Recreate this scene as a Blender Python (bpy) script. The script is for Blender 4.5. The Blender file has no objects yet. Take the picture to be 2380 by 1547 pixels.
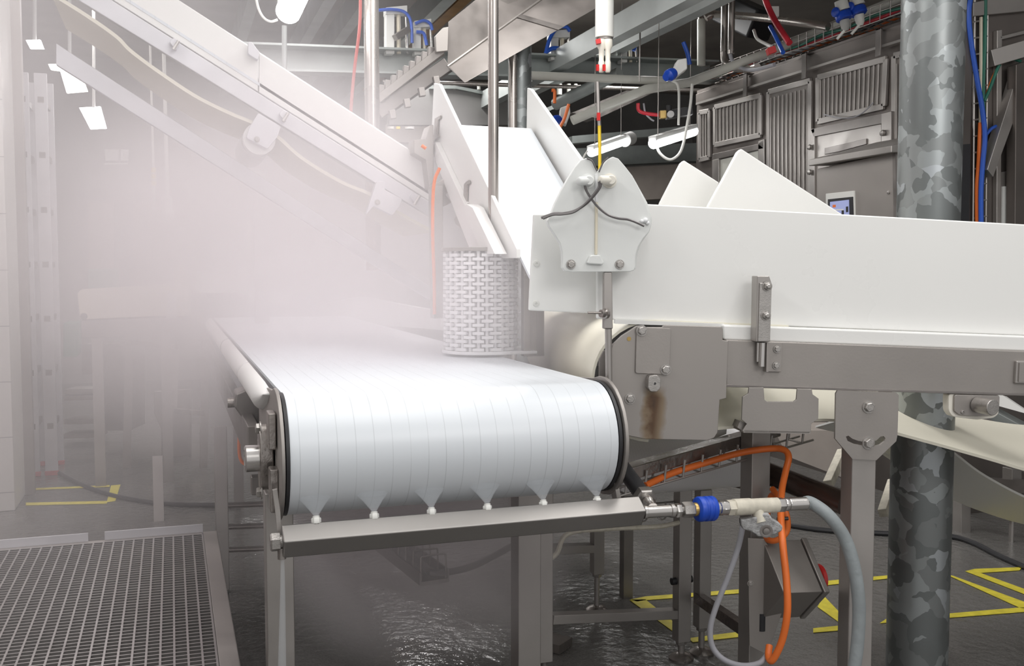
import bpy, bmesh, math, random
from mathutils import Vector as V, Matrix
random.seed(7)
S=bpy.context.scene; COL=S.collection
# ---------------------------------------------------------------- camera
TH=math.radians(18.9); PT=math.radians(3.6); FP=2310.0
CAM=V((0,0,1.3))
RT=V((math.cos(TH),-math.sin(TH),0)); FH=V((math.sin(TH),math.cos(TH),0)); UZ=V((0,0,1))
FW=FH*math.cos(PT)-UZ*math.sin(PT); UP=FH*math.sin(PT)+UZ*math.cos(PT)
cd=bpy.data.cameras.new('camera'); cam=bpy.data.objects.new('camera',cd); COL.objects.link(cam)
cd.sensor_width=36; cd.lens=36*FP/2380; cd.clip_start=.02; cd.clip_end=60
cam.matrix_world=Matrix(((RT.x,UP.x,-FW.x,CAM.x),(RT.y,UP.y,-FW.y,CAM.y),(RT.z,UP.z,-FW.z,CAM.z),(0,0,0,1)))
S.camera=cam
# ---------------------------------------------------------------- light and exposure
S.view_settings.view_transform='Standard'; S.view_settings.look='None'; S.view_settings.gamma=1
S.view_settings.use_curve_mapping=False; S.view_settings.exposure=-0.55
W=bpy.data.worlds.new('world'); S.world=W; W.use_nodes=True
W.node_tree.nodes['Background'].inputs[0].default_value=(1,.985,.975,1)
W.node_tree.nodes['Background'].inputs[1].default_value=.92
def area(name,loc,sx,sy,power,rot=(0,0,0),col=(1,.98,.96)):
    l=bpy.data.lights.new(name,'AREA'); l.shape='RECTANGLE'; l.size=sx; l.size_y=sy; l.energy=power; l.color=col
    o=bpy.data.objects.new(name,l); COL.objects.link(o); o.location=loc; o.rotation_euler=rot
    return o
for x,y,p,*w in [(-1.7,1.5,56),(-2.0,4.0,22,1.4),(.9,1.6,14),(2.2,1.2,30),(.2,2.4,20,1.6),(1.9,3.0,34),(-1.0,5.2,44,1.6),(1.5,4.0,40),(.9,6.2,40),(3.5,7.6,60),(2.1,8.6,50),(-.6,8.6,40),(.9,10.4,60)]:
    area('overhead_fill_light',(x,y,3.3),w[0] if w else .22,1.5,p)  # unseen overhead lights; several added to brighten steam, boards, belts and floor
area('overhead_fill_light',(1.6,-1.4,3.0),1.6,1.0,46,(math.radians(58),0,0))  # tilted fill added behind the camera to brighten front faces
# ---------------------------------------------------------------- pixel geometry helpers
def ray(px,py):
    return RT*((px-1190)/FP)+UP*((773.5-py)/FP)+FW
def P(px,py,d):
    r=ray(px,py); return CAM+r*(d/r.dot(FH))
def PA(px,py,ax,v):
    r=ray(px,py); return CAM+r*((v-CAM[ax])/r[ax])
class Fr:
    def __init__(s,o,e1,e2,e3): s.o=V(o); s.e1=V(e1).normalized(); s.e2=V(e2).normalized(); s.e3=V(e3).normalized()
    def hit(s,px,py,t=0):
        r=ray(px,py); k=((s.o+s.e2*t-CAM).dot(s.e2))/r.dot(s.e2); return CAM+r*k
    def at(s,a,t,h): return s.o+s.e1*a+s.e2*t+s.e3*h
    def poly(s,pts,t): return [s.hit(x,y,t) for x,y in pts]
WF=lambda y:Fr((0,y,0),(1,0,0),(0,1,0),(0,0,1))
WX=lambda x:Fr((x,0,0),(0,-1,0),(1,0,0),(0,0,1))
VF=lambda d:Fr(FH*d,RT,FH,UZ)
_o=P(1690,845,2.55); _a=math.radians(-12.1); _t=math.radians(-2.56)
_e1=V((math.cos(_a)*math.cos(_t),math.sin(_a)*math.cos(_t),math.sin(_t))); _e2=V((-math.sin(_a),math.cos(_a),0))
MF=Fr(_o,_e1,_e2,_e1.cross(_e2))
def rnd(pts,r,n=4):
    out=[]; L=len(pts); pts=[V((a,b)) for a,b in pts]
    for i,p in enumerate(pts):
        a=pts[i-1]; b=pts[(i+1)%L]; u=a-p; w=b-p; q=min(r,u.length*.45,w.length*.45)
        u=u.normalized()*q; w=w.normalized()*q
        for k in range(n+1):
            f=k/n; out.append(tuple(p+u*(1-f)**2+w*f*f))
    return out
def cr(pts,n=8):
    pts=[V(p) for p in pts]; q=[pts[0]*2-pts[1]]+pts+[pts[-1]*2-pts[-2]]; out=[]
    for i in range(1,len(q)-2):
        a,b,c,d=q[i-1:i+3]
        for k in range(n):
            t=k/n; out.append(.5*((2*b)+(c-a)*t+(2*a-5*b+4*c-d)*t*t+(3*b-a-3*c+d)*t**3))
    out.append(pts[-1]); return out
def perp(d):
    d=V(d).normalized(); a=V((0,0,1)) if abs(d.z)<.9 else V((1,0,0))
    u=d.cross(a).normalized(); return u,d.cross(u).normalized()
class MB:
    def __init__(s): s.v=[]; s.f=[]
    def add(s,vs,fs):
        b=len(s.v); s.v+=[V(x) for x in vs]; s.f+=[[b+i for i in f] for f in fs]; return s
    def prism(s,pts,vec):
        vec=V(vec); n=len(pts); return s.add(list(pts)+[p+vec for p in pts],[list(range(n))[::-1],list(range(n,2*n))]+[[i,(i+1)%n,n+(i+1)%n,n+i] for i in range(n)])
    def box(s,c,sz,ax=None):
        c=V(c); ax=ax or (V((1,0,0)),V((0,1,0)),V((0,0,1))); h=[ax[i]*(sz[i]/2) for i in range(3)]
        return s.prism([c-h[0]-h[1]-h[2],c+h[0]-h[1]-h[2],c+h[0]+h[1]-h[2],c-h[0]+h[1]-h[2]],h[2]*2)
    def bx(s,x0,x1,y0,y1,z0,z1): return s.box(((x0+x1)/2,(y0+y1)/2,(z0+z1)/2),(abs(x1-x0),abs(y1-y0),abs(z1-z0)))
    def bar(s,p0,p1,w,h,up=(0,0,1),roll=0):
        p0=V(p0);p1=V(p1); d=(p1-p0); L=d.length; d=d.normalized(); u=d.cross(V(up)).normalized(); n=u.cross(d).normalized()
        if roll:
            c,q=math.cos(roll),math.sin(roll); u,n=u*c+n*q,n*c-u*q
        return s.box((p0+p1)/2,(L,w,h),(d,u,n))
    def loft(s,rings,cap=True,closed=False):
        n=len(rings[0]); vs=[p for r in rings for p in r]; fs=[]
        m=len(rings)
        for i in range(m if closed else m-1):
            a=i*n; b=((i+1)%m)*n
            for k in range(n): fs.append([a+k,a+(k+1)%n,b+(k+1)%n,b+k])
        if cap and not closed: fs+=[list(range(n))[::-1],[(m-1)*n+k for k in range(n)]]
        return s.add(vs,fs)
    def tube(s,pts,r,seg=10,cap=True,closed=False):
        pts=[V(p) for p in pts]; rings=[]; u=None; m=len(pts)
        for i,p in enumerate(pts):
            if closed: d=pts[(i+1)%m]-pts[i-1]
            else: d=pts[min(i+1,m-1)]-pts[max(i-1,0)]
            d=d.normalized()
            if u is None: u=perp(d)[0]
            else: u=(u-d*u.dot(d)).normalized()
            w=d.cross(u); rr=r[i] if isinstance(r,(list,tuple)) else r
            rings.append([p+(u*math.cos(2*math.pi*k/seg)+w*math.sin(2*math.pi*k/seg))*rr for k in range(seg)])
        return s.loft(rings,cap,closed)
    def cyl(s,p0,p1,r,r1=None,seg=24):
        return s.tube([p0,p1],[r,r if r1 is None else r1],seg)
    def lathe(s,p,d,prof,seg=24,ph=0):
        p=V(p); d=V(d).normalized(); u,w=perp(d)
        return s.loft([[p+d*h+(u*math.cos(2*math.pi*k/seg+ph)+w*math.sin(2*math.pi*k/seg+ph))*max(r,1e-5) for k in range(seg)] for r,h in prof])
    def hexa(s,p,d,r,h,ph=0): return s.lathe(p,d,[(r*.97,0),(r,.06*h),(r,h*.86),(r*.86,h)],6,ph)
    def bolt(s,p,d,r,ph=.3):
        s.lathe(p,d,[(r*1.35,0),(r*1.35,r*.22)],20); d=V(d).normalized()
        s.hexa(V(p)+d*r*.22,d,r,r*.75,ph); return s.lathe(V(p)+d*r*.9,d,[(r*.5,0),(r*.5,r*.12)],12)
    def strip(s,prof,wv,th,closed=False):
        prof=[V(p) for p in prof]; wv=V(wv); n=len(prof); rings=[]
        for i,p in enumerate(prof):
            if closed: d=prof[(i+1)%n]-prof[i-1]
            else: d=prof[min(i+1,n-1)]-prof[max(i-1,0)]
            nn=d.cross(wv).normalized()*th
            rings.append([p,p+wv,p+wv+nn,p+nn])
        return s.loft(rings,True,closed)
    def sphere(s,c,r,seg=16,rin=9):
        return s.lathe(V(c)-V((0,0,r)),(0,0,1),[(r*math.sin(math.pi*i/rin),r-r*math.cos(math.pi*i/rin)) for i in range(rin+1)],seg)
# ---------------------------------------------------------------- scene objects
LAZY={}; ROOTLOC={}
def thing(name,label,cat,group=None,loc=None):
    o=bpy.data.objects.new(name,None); COL.objects.link(o); o.empty_display_size=.05
    o['label']=label; o['category']=cat
    if group: o['group']=group
    LAZY[o]=loc is None
    if loc is not None: o.location=loc
    return o
def wloc(o):
    l=V((0,0,0))
    while o is not None: l=l+V(o.location); o=o.parent
    return l
def obj(name,mb,mat,parent=None,bevel=0,label=None,ang=38,seg=2):
    xs=[p.x for p in mb.v]; ys=[p.y for p in mb.v]; zs=[p.z for p in mb.v]
    base=V(((min(xs)+max(xs))/2,(min(ys)+max(ys))/2,min(zs)))
    if parent is None: loc=base; wl=base
    else:
        if LAZY.get(parent): parent.location=base; LAZY[parent]=False
        loc=V((0,0,0)); wl=wloc(parent)
    me=bpy.data.meshes.new(name); me.from_pydata([p-wl for p in mb.v],[],mb.f)
    bm=bmesh.new(); bm.from_mesh(me); bmesh.ops.recalc_face_normals(bm,faces=bm.faces); bm.to_mesh(me); bm.free()
    me.polygons.foreach_set('use_smooth',[True]*len(me.polygons)); me.set_sharp_from_angle(angle=math.radians(ang))
    me.materials.append(M[mat]); o=bpy.data.objects.new(name,me); COL.objects.link(o)
    o.location=loc
    if parent is not None: o.parent=parent
    if bevel:
        b=o.modifiers.new('bevel','BEVEL'); b.width=bevel; b.segments=seg; b.limit_method='ANGLE'; b.angle_limit=math.radians(40); b.harden_normals=True
    if label: o['label']=label
    return o
def one(name,mb,mat,label,cat,group=None,kind=None,bevel=0):
    o=obj(name,mb,mat,None,bevel,label); o['category']=cat
    if group: o['group']=group
    if kind: o['kind']=kind
    return o
def struct(name,mb,mat,bevel=0):
    o=obj(name,mb,mat,None,bevel); o['kind']='structure'; return o
def dup(o,off,label=None,parent=None):
    c=o.copy(); COL.objects.link(c)
    if parent is None: c.location=V(o.location)+V(off)
    else: c.parent=parent
    if label: c['label']=label
    for ch in list(o.children): dup(ch,off,None,c)
    return c
# ---------------------------------------------------------------- materials
M={}
def node(nt,t,**k):
    n=nt.nodes.new(t)
    for a,b in k.items(): setattr(n,a,b)
    return n
def mat(name,col,rough=.5,metal=0,spec=.5,noise=0,nscale=8,stretch=(1,1,1),bump=0,bscale=60,rvar=0,emit=0,ecol=None,coat=0,sss=0,trans=0,alpha=1):
    m=bpy.data.materials.new(name); m.use_nodes=True; nt=m.node_tree; b=nt.nodes['Principled BSDF']
    b.inputs['Base Color'].default_value=(*col,1); b.inputs['Roughness'].default_value=rough; b.inputs['Metallic'].default_value=metal
    b.inputs['Specular IOR Level'].default_value=spec; b.inputs['Coat Weight'].default_value=coat; b.inputs['Coat Roughness'].default_value=.12
    if emit: b.inputs['Emission Color'].default_value=(*(ecol or col),1); b.inputs['Emission Strength'].default_value=emit
    if alpha<1: b.inputs['Alpha'].default_value=alpha
    if trans: b.inputs['Transmission Weight'].default_value=trans
    if noise or bump or rvar:
        tc=node(nt,'ShaderNodeTexCoord'); mp=node(nt,'ShaderNodeMapping'); mp.inputs['Scale'].default_value=stretch
        nt.links.new(tc.outputs['Object'],mp.inputs[0])
        nz=node(nt,'ShaderNodeTexNoise'); nz.inputs['Scale'].default_value=nscale; nz.inputs['Detail'].default_value=6
        nt.links.new(mp.outputs[0],nz.inputs['Vector'])
        if noise:
            r=node(nt,'ShaderNodeMapRange'); r.inputs[1].default_value=.25; r.inputs[2].default_value=.75; r.inputs[3].default_value=1-noise; r.inputs[4].default_value=1+noise*.6
            nt.links.new(nz.outputs['Fac'],r.inputs[0])
            x=node(nt,'ShaderNodeVectorMath',operation='SCALE'); x.inputs[0].default_value=col; nt.links.new(r.outputs[0],x.inputs['Scale']); nt.links.new(x.outputs[0],b.inputs['Base Color'])
        if rvar:
            r=node(nt,'ShaderNodeMapRange'); r.inputs[1].default_value=.3; r.inputs[2].default_value=.7; r.inputs[3].default_value=max(.03,rough-rvar); r.inputs[4].default_value=rough+rvar
            nt.links.new(nz.outputs['Fac'],r.inputs[0]); nt.links.new(r.outputs[0],b.inputs['Roughness'])
        if bump:
            n2=node(nt,'ShaderNodeTexNoise'); n2.inputs['Scale'].default_value=bscale; n2.inputs['Detail'].default_value=3; nt.links.new(mp.outputs[0],n2.inputs['Vector'])
            bp=node(nt,'ShaderNodeBump'); bp.inputs['Strength'].default_value=bump; bp.inputs['Distance'].default_value=.004
            nt.links.new(n2.outputs['Fac'],bp.inputs['Height']); nt.links.new(bp.outputs[0],b.inputs['Normal'])
    M[name]=m; return m
mat('steel',(.44,.415,.395),.42,.75,noise=.14,nscale=5,rvar=.1,bump=.04,bscale=120)
mat('steel_plate',(.37,.345,.325),.5,.7,noise=.1,nscale=4,rvar=.08,bump=.05,bscale=160)
mat('steel_wet',(.36,.33,.31),.28,.8,noise=.2,nscale=9,rvar=.15,bump=.25,bscale=90)
mat('steel_dark',(.26,.24,.228),.4,.7,noise=.25,nscale=7,rvar=.12,bump=.1)
mat('chrome',(.62,.6,.58),.2,.95,rvar=.08,noise=.08)
mat('bolt_steel',(.45,.43,.41),.35,.85,noise=.15,nscale=60,bump=.15,bscale=300)
mat('cabin_steel',(.2,.178,.165),.42,.72,noise=.22,nscale=3,stretch=(1,1,.5),rvar=.14,bump=.06,bscale=30)
mat('board_white',(.83,.83,.81),.34,0,.4,noise=.025,nscale=2,rvar=.1,bump=.035,bscale=70)
mat('board_warm',(.78,.75,.67),.45,0,.4,noise=.05,nscale=3)
mat('sensor_white',(.74,.755,.74),.42,0,.4,noise=.04,nscale=6,bump=.1,bscale=40)
mat('cream',(.76,.7,.56),.45,noise=.08,nscale=5)
mat('belt_cream',(.76,.73,.62),.42,noise=.06,nscale=3)
mat('link_white',(.8,.81,.82),.35,noise=.03)
mat('wire_grey',(.16,.15,.15),.35,.5)
mat('rubber_black',(.025,.025,.028),.45,noise=.2)
mat('hose_grey',(.29,.32,.33),.5,noise=.15,nscale=14,bump=.3,bscale=60)
mat('cable_grey',(.36,.36,.39),.45)
mat('cable_white',(.72,.72,.68),.45)
mat('cable_orange',(.86,.19,.035),.4)
mat('cable_blue',(.02,.1,.52),.4)
mat('cable_green',(.03,.17,.12),.4)
mat('cable_red',(.62,.03,.05),.4)
mat('hose_red',(.45,.09,.08),.5)
mat('plastic_blue',(.012,.07,.5),.38,noise=.15,nscale=30)
mat('plastic_red',(.6,.02,.02),.4)
mat('plastic_yellow',(.78,.55,.03),.45)
mat('plastic_white',(.72,.72,.69),.4,noise=.04)
mat('plastic_grey',(.38,.38,.37),.5,noise=.1)
mat('valve_white',(.66,.62,.52),.45,noise=.22,nscale=45,bump=.2)
mat('handle_grey',(.4,.4,.4),.6,.3,noise=.5,nscale=90,bump=.5,bscale=200)
mat('brass',(.5,.35,.13),.35,.8,noise=.2)
mat('brown_pipe',(.12,.085,.075),.18,.6,noise=.4,nscale=6,bump=.2,bscale=50,rvar=.08)
mat('pipe_steel',(.52,.48,.45),.26,.9,noise=.15,nscale=4,rvar=.08)
mat('pipe_white',(.6,.6,.55),.4,noise=.1)
mat('beam_galv',(.36,.39,.38),.5,.55,noise=.2,nscale=5)
mat('joist',(.5,.53,.52),.5,.4,noise=.15,nscale=4)
mat('ladder_alu',(.7,.7,.73),.5,.3,noise=.1)
mat('tile_white',(.78,.77,.73),.3,noise=.05)
mat('green_plastic',(.06,.22,.16),.5)
mat('lamp_glow',(1,1,1),.4,emit=14)
mat('lamp_glow_warm',(1,.93,.86),.4,emit=12)
mat('lamp_housing',(.75,.76,.74),.4)
mat('screen',(.25,.28,.45),.2,emit=.55,ecol=(.45,.5,.85))
mat('label_white',(.75,.75,.75),.5)
mat('ceiling_grey',(.34,.31,.285),.8,noise=.25,nscale=2)
mat('wall_grey',(.25,.245,.24),.7,noise=.25,nscale=1.5)
mat('wall_beige',(.36,.32,.29),.7,noise=.1)
mat('timber',(.3,.16,.06),.7,noise=.25)
mat('paint_yellow',(.72,.62,.06),.42,noise=.25,nscale=25)
mat('drip',(.9,.93,.95),.08,0,.6,alpha=.45)
# wet concrete floor
m=mat('floor_wet',(.1,.098,.095),.3); nt=m.node_tree; b=nt.nodes['Principled BSDF']
tc=node(nt,'ShaderNodeTexCoord'); n1=node(nt,'ShaderNodeTexNoise'); n1.inputs['Scale'].default_value=2.2; n1.inputs['Detail'].default_value=4
n2=node(nt,'ShaderNodeTexNoise'); n2.inputs['Scale'].default_value=140; n2.inputs['Detail'].default_value=2
nt.links.new(tc.outputs['Object'],n1.inputs['Vector']); nt.links.new(tc.outputs['Object'],n2.inputs['Vector'])
r=node(nt,'ShaderNodeMapRange'); r.inputs[1].default_value=.44; r.inputs[2].default_value=.56; r.inputs[3].default_value=.08; r.inputs[4].default_value=.24; nt.links.new(n1.outputs['Fac'],r.inputs[0]); nt.links.new(r.outputs[0],b.inputs['Roughness'])
cm=node(nt,'ShaderNodeMixRGB',blend_type='MIX'); cm.inputs[1].default_value=(.085,.083,.08,1); cm.inputs[2].default_value=(.2,.193,.183,1); nt.links.new(n2.outputs['Fac'],cm.inputs[0])
nt.links.new(cm.outputs[0],b.inputs['Base Color'])
bp=node(nt,'ShaderNodeBump'); bp.inputs['Distance'].default_value=.009
rs=node(nt,'ShaderNodeMapRange'); rs.inputs[1].default_value=.44; rs.inputs[2].default_value=.58; rs.inputs[3].default_value=.35; rs.inputs[4].default_value=.8; nt.links.new(n1.outputs['Fac'],rs.inputs[0]); nt.links.new(rs.outputs[0],bp.inputs['Strength'])
n3=node(nt,'ShaderNodeTexNoise'); n3.inputs['Scale'].default_value=28; n3.inputs['Detail'].default_value=4; nt.links.new(tc.outputs['Object'],n3.inputs['Vector'])
nt.links.new(n3.outputs['Fac'],bp.inputs['Height']); nt.links.new(bp.outputs[0],b.inputs['Normal'])
# galvanised spangle
m=mat('galvanised',(.4,.42,.42),.35,.8); nt=m.node_tree; b=nt.nodes['Principled BSDF']
tc=node(nt,'ShaderNodeTexCoord'); nz=node(nt,'ShaderNodeTexNoise'); nz.inputs['Scale'].default_value=9; nz.inputs['Detail'].default_value=3
nt.links.new(tc.outputs['Object'],nz.inputs['Vector'])
mx=node(nt,'ShaderNodeMixRGB',blend_type='LINEAR_LIGHT'); mx.inputs[0].default_value=.07; nt.links.new(tc.outputs['Object'],mx.inputs[1]); nt.links.new(nz.outputs['Color'],mx.inputs[2])
vo=node(nt,'ShaderNodeTexVoronoi'); vo.inputs['Scale'].default_value=20; nt.links.new(mx.outputs[0],vo.inputs['Vector'])
sp=node(nt,'ShaderNodeSeparateColor'); nt.links.new(vo.outputs['Color'],sp.inputs[0])
rp=node(nt,'ShaderNodeValToRGB'); rp.color_ramp.interpolation='CONSTANT'
e=rp.color_ramp.elements; e[0].position=0; e[0].color=(.2,.215,.215,1); e[1].position=.42; e[1].color=(.25,.265,.265,1)
for p,c in ((.66,(.31,.33,.33,1)),(.82,(.36,.385,.39,1)),(.93,(.45,.48,.5,1))): q=e.new(p); q.color=c
nt.links.new(sp.outputs[0],rp.inputs[0]); nt.links.new(rp.outputs[0],b.inputs['Base Color'])
r=node(nt,'ShaderNodeMapRange'); r.inputs[3].default_value=.36; r.inputs[4].default_value=.5; nt.links.new(sp.outputs[1],r.inputs[0]); nt.links.new(r.outputs[0],b.inputs['Roughness'])
# segmented belt: fine seams running along the travel direction
def beltmat(name,col,pitch,dark):
    m=mat(name,col,.33,0,.45); nt=m.node_tree; b=nt.nodes['Principled BSDF']
    tc=node(nt,'ShaderNodeTexCoord'); sx=node(nt,'ShaderNodeSeparateXYZ'); nt.links.new(tc.outputs['Object'],sx.inputs[0])
    mm=node(nt,'ShaderNodeMath',operation='MULTIPLY'); mm.inputs[1].default_value=1/pitch; nt.links.new(sx.outputs[0],mm.inputs[0])
    fr=node(nt,'ShaderNodeMath',operation='FRACT'); nt.links.new(mm.outputs[0],fr.inputs[0])
    lt=node(nt,'ShaderNodeMath',operation='LESS_THAN'); lt.inputs[1].default_value=.05; nt.links.new(fr.outputs[0],lt.inputs[0])
    nz=node(nt,'ShaderNodeTexNoise'); nz.inputs['Scale'].default_value=7; nt.links.new(tc.outputs['Object'],nz.inputs['Vector'])
    mu=node(nt,'ShaderNodeMath',operation='MULTIPLY'); nt.links.new(lt.outputs[0],mu.inputs[0]); nt.links.new(nz.outputs['Fac'],mu.inputs[1])
    mx=node(nt,'ShaderNodeMixRGB'); mx.inputs[1].default_value=(*col,1); mx.inputs[2].default_value=(*[c*dark for c in col],1); nt.links.new(mu.outputs[0],mx.inputs[0]); nt.links.new(mx.outputs[0],b.inputs['Base Color'])
    bp=node(nt,'ShaderNodeBump'); bp.inputs['Strength'].default_value=.3 if pitch>.02 else .0; bp.inputs['Distance'].default_value=.002; bp.invert=True; nt.links.new(lt.outputs[0],bp.inputs['Height']); nt.links.new(bp.outputs[0],b.inputs['Normal'])
beltmat('belt_white',(.7,.735,.77),.04,.72)
beltmat('belt_fine',(.88,.87,.88),.009,.8)
m=mat('steel_rust',(.37,.345,.325),.48,.7); node(m.node_tree,'ShaderNodeNewGeometry')
mat('trough_steel',(.3,.275,.26),.5,.7,noise=.3,nscale=5,rvar=.12,bump=.08,bscale=25)
mat('bar_steel',(.3,.287,.275),.38,.9,noise=.06,nscale=6)
mat('grate',(.5,.48,.47),.3,.85,noise=.1)
def spraymat():
    m=bpy.data.materials.new('spray'); m.use_nodes=True; b=m.node_tree.nodes['Principled BSDF']
    b.inputs['Base Color'].default_value=(.8,.85,.9,1); b.inputs['Roughness'].default_value=.6; b.inputs['Alpha'].default_value=.13; M['spray']=m
spraymat()
# ================================================================ structure
struct('floor',MB().bx(-6,7,-2,13,-.1,0),'floor_wet')
struct('ceiling',MB().bx(-6,7,2.2,13,3.72,3.8),'ceiling_grey')
struct('wall_back',MB().bx(-6,7,12.4,12.6,0,3.8),'wall_grey')
struct('wall_left',MB().bx(-5.2,-5,-2,13,0,3.8),'wall_beige')
# galvanised purlins run away from the viewer under the roof
def roofline(px,py,z,w,h,y0=2.6,y1=12.3): 
    p=PA(px,py,2,z); return MB().bx(p.x-w/2,p.x+w/2,y0,y1,z,z+h)
k=0
for px,py,z,w,h,m,lab in ((590,0,3.35,.09,.2,'joist','pale roof joist above the steaming belt, left of the red hose'),(768,0,3.35,.09,.2,'joist','pale roof joist just left of the red hanging hose'),
    (860,0,3.35,.09,.2,'joist','pale roof joist behind the tall stainless post'),(1045,0,3.3,.1,.2,'joist','pale roof joist above the left end of the steel chute'),
    (1082,0,3.5,.1,.2,'timber','brown timber purlin beside the pale roof joist over the steel chute'),
    (1590,0,3.1,.09,.14,'joist','upper pale joist right of the hanging white cylinder'),(1500,60,2.75,.09,.14,'joist','lower pale joist running behind the white hanging cylinder'),
    (1690,0,2.9,.09,.14,'joist','pale joist passing behind the stainless pipe elbow')):
    one('roof_joist',roofline(px,py,z,w,h),m,lab,'joist','roof joists running away under the ceiling')
# cross beam (channel) and the rails under it
f=WF(7.4)
def crossbeam(name,pts0,pts1,fr,m,lab,cat,depth=.12,lip=.05):
    t=thing(name,lab,cat)
    a,b=fr.hit(*pts0[0]),fr.hit(*pts0[1]); c,d=fr.hit(*pts1[0]),fr.hit(*pts1[1])
    obj('web',MB().prism([a,b,d,c],(0,.012,0)),m,t)
    obj('flange',MB().prism([a,b,b+V((0,0,.014)),a+V((0,0,.014))],(0,-lip,0)),m,t)
    obj('flange',MB().prism([c,d,d+V((0,0,.014)),c+V((0,0,.014))],(0,-lip,0)),m,t)
    return t
crossbeam('channel_beam',((560,112),(1650,152)),((560,172),(1650,196)),WF(6.9),'beam_galv','long galvanised channel beam crossing behind the steel chute','beam',lip=.14)
t=thing('lower_beam','dark grey sloping beam seen between the two white chute sides','beam')
obj('web',MB().prism(WF(8.6).poly([(905,205),(1060,205),(1225,240),(1225,290),(905,290)],0),(0,.1,0)),'wall_grey',t)
obj('flange',MB().prism(WF(8.55).poly([(1000,197),(1060,199),(1225,231),(1225,240),(1060,206),(1000,206)],0),(0,.1,0)),'beam_galv',t)
one('pipe_run',MB().tube([P(1225,175,6.2),P(1545,188,6.6)],.026,14),'pipe_white','pale pipe running level under the galvanised channel beam','pipe')
one('pipe_run',MB().tube([P(890,189,8),P(1640,211,8.2)],.016,10),'pipe_steel','thin bright conduit behind the level pale pipe','pipe')
one('pipe_run',MB().tube([P(1330,280,6.4),P(1500,208,6.5),P(1600,192,6.75),P(1790,120,6.75),P(2095,-5,6.7)],[.03]*5,14),'pipe_white','pale pipe climbing to the right above the cabin roof','pipe')
one('pipe_run',MB().tube([P(1290,243,7.6),P(1440,170,7.2)],.045,12),'beam_galv','dull grey pipe slanting behind the yellow hose','pipe')
# background machinery beams between the white chute and the cabin
one('machine_beam',MB().prism(WF(9.4).poly([(1330,395),(1640,378),(1640,455),(1330,475)],0),(0,.3,0)),'wall_beige','beige machine panel far behind the white sensor','panel')
one('machine_beam',MB().prism(WF(9.0).poly([(1330,316),(1590,293),(1590,310),(1330,333)],0),(0,.15,0)),'beam_galv','grey beam crossing behind the two tube lamps','beam')
one('machine_beam',MB().prism(WF(9.6).poly([(1330,345),(1660,330),(1660,372),(1330,388)],0),(0,.2,0)),'beam_galv','wide grey beam below the two tube lamps','beam')
one('far_duct',MB().prism(WF(8.2).poly([(1330,262),(1470,205),(1540,205),(1390,275)],0),(0,.25,0)),'steel_dark','dark sloping tray behind the yellow hose','tray')
one('cross_rail',MB().prism(WF(8.0).poly([(1255,256),(1360,215),(1365,222),(1260,264)],0),(0,.08,0)),'beam_galv','grey rail slanting behind the right chute side','rail')
one('distant_sheet',MB().prism(WF(10.4).poly([(905,285),(1240,285),(1240,330),(905,330)],0),(0,.2,0)),'wall_beige','pale far panel glimpsed left of the white chute','panel')
for x,w,m in ((908,16,'pipe_white'),(925,10,'plastic_yellow'),(952,22,'plastic_white')):
    one('far_cylinder',MB().cyl(P(x,300,9.4),P(x,268,9.4),w/2310*9.4/2),m,{16:'pale',10:'yellow',22:'white'}[w]+' upright cylinder under the dark beam left of the chute','cylinder','far upright cylinders left of the chute')
for x,w in ((1045,7),(1056,7),(1113,8),(1300,12),(1322,9),(1338,8)):
    one('far_post',MB().cyl(P(x,196 if x<1200 else 220,8.9),P(x,208 if x<1200 else 195,8.9),w/2310*8.9/2,seg=10),'pipe_white','short pale post standing on the far beam below the conduit','post','short posts on the far beam')
# ---------------------------------------------------------------- stainless cabin on the right
XW=3.95; K=XW/2.77; ZT=1.3+.99*K
CX=WX(XW)
struct('wall_right',MB().bx(6.9,7.1,-2,13,0,3.8),'wall_grey')
t=obj('wall_cabin',MB().prism([V((XW,PA(1619,300,0,XW).y,0)),V((XW,PA(2255,300,0,XW).y,0)),V((XW,PA(2255,300,0,XW).y,ZT)),V((XW,PA(1619,300,0,XW).y,ZT))],(1.1,0,0)),'cabin_steel'); t['kind']='structure'
def cpoly(pts,dx,th): return MB().prism(WX(XW-dx).poly(pts,0),(th,0,0))
# fascia with its hooks
ft=thing('fascia_strip','smooth stainless fascia along the top of the panelled cabin','fascia')
obj('strip',cpoly([(1617,219),(2105,51),(2105,88),(1617,241)],.03,.03),'cabin_steel',ft,.003)
obj('lip',cpoly([(1617,239),(2105,87),(2105,93),(1617,244)],.04,.04),'steel',ft)
for x,y0,y1 in ((1731,170,224),(1868,122,182),(2041,66,130)):
    p=PA(x,y0,0,XW-.06); q=PA(x,y1,0,XW-.06)
    hk=thing('hook_bracket','flat steel hook bracket over the cabin fascia, '+{1731:'first from the two tube lamps',1868:'above the tall ribbed panel',2041:'nearest the galvanised post'}[x],'bracket','hook brackets on the cabin fascia')
    obj('strap',MB().bx(p.x,p.x+.012,p.y-.016*K,p.y+.016*K,q.z,p.z),'steel_dark',hk,.002)
    obj('hook',MB().bx(p.x,p.x+.09,p.y-.016*K,p.y+.016*K,p.z-.01,p.z),'steel_dark',hk,.002)
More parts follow.
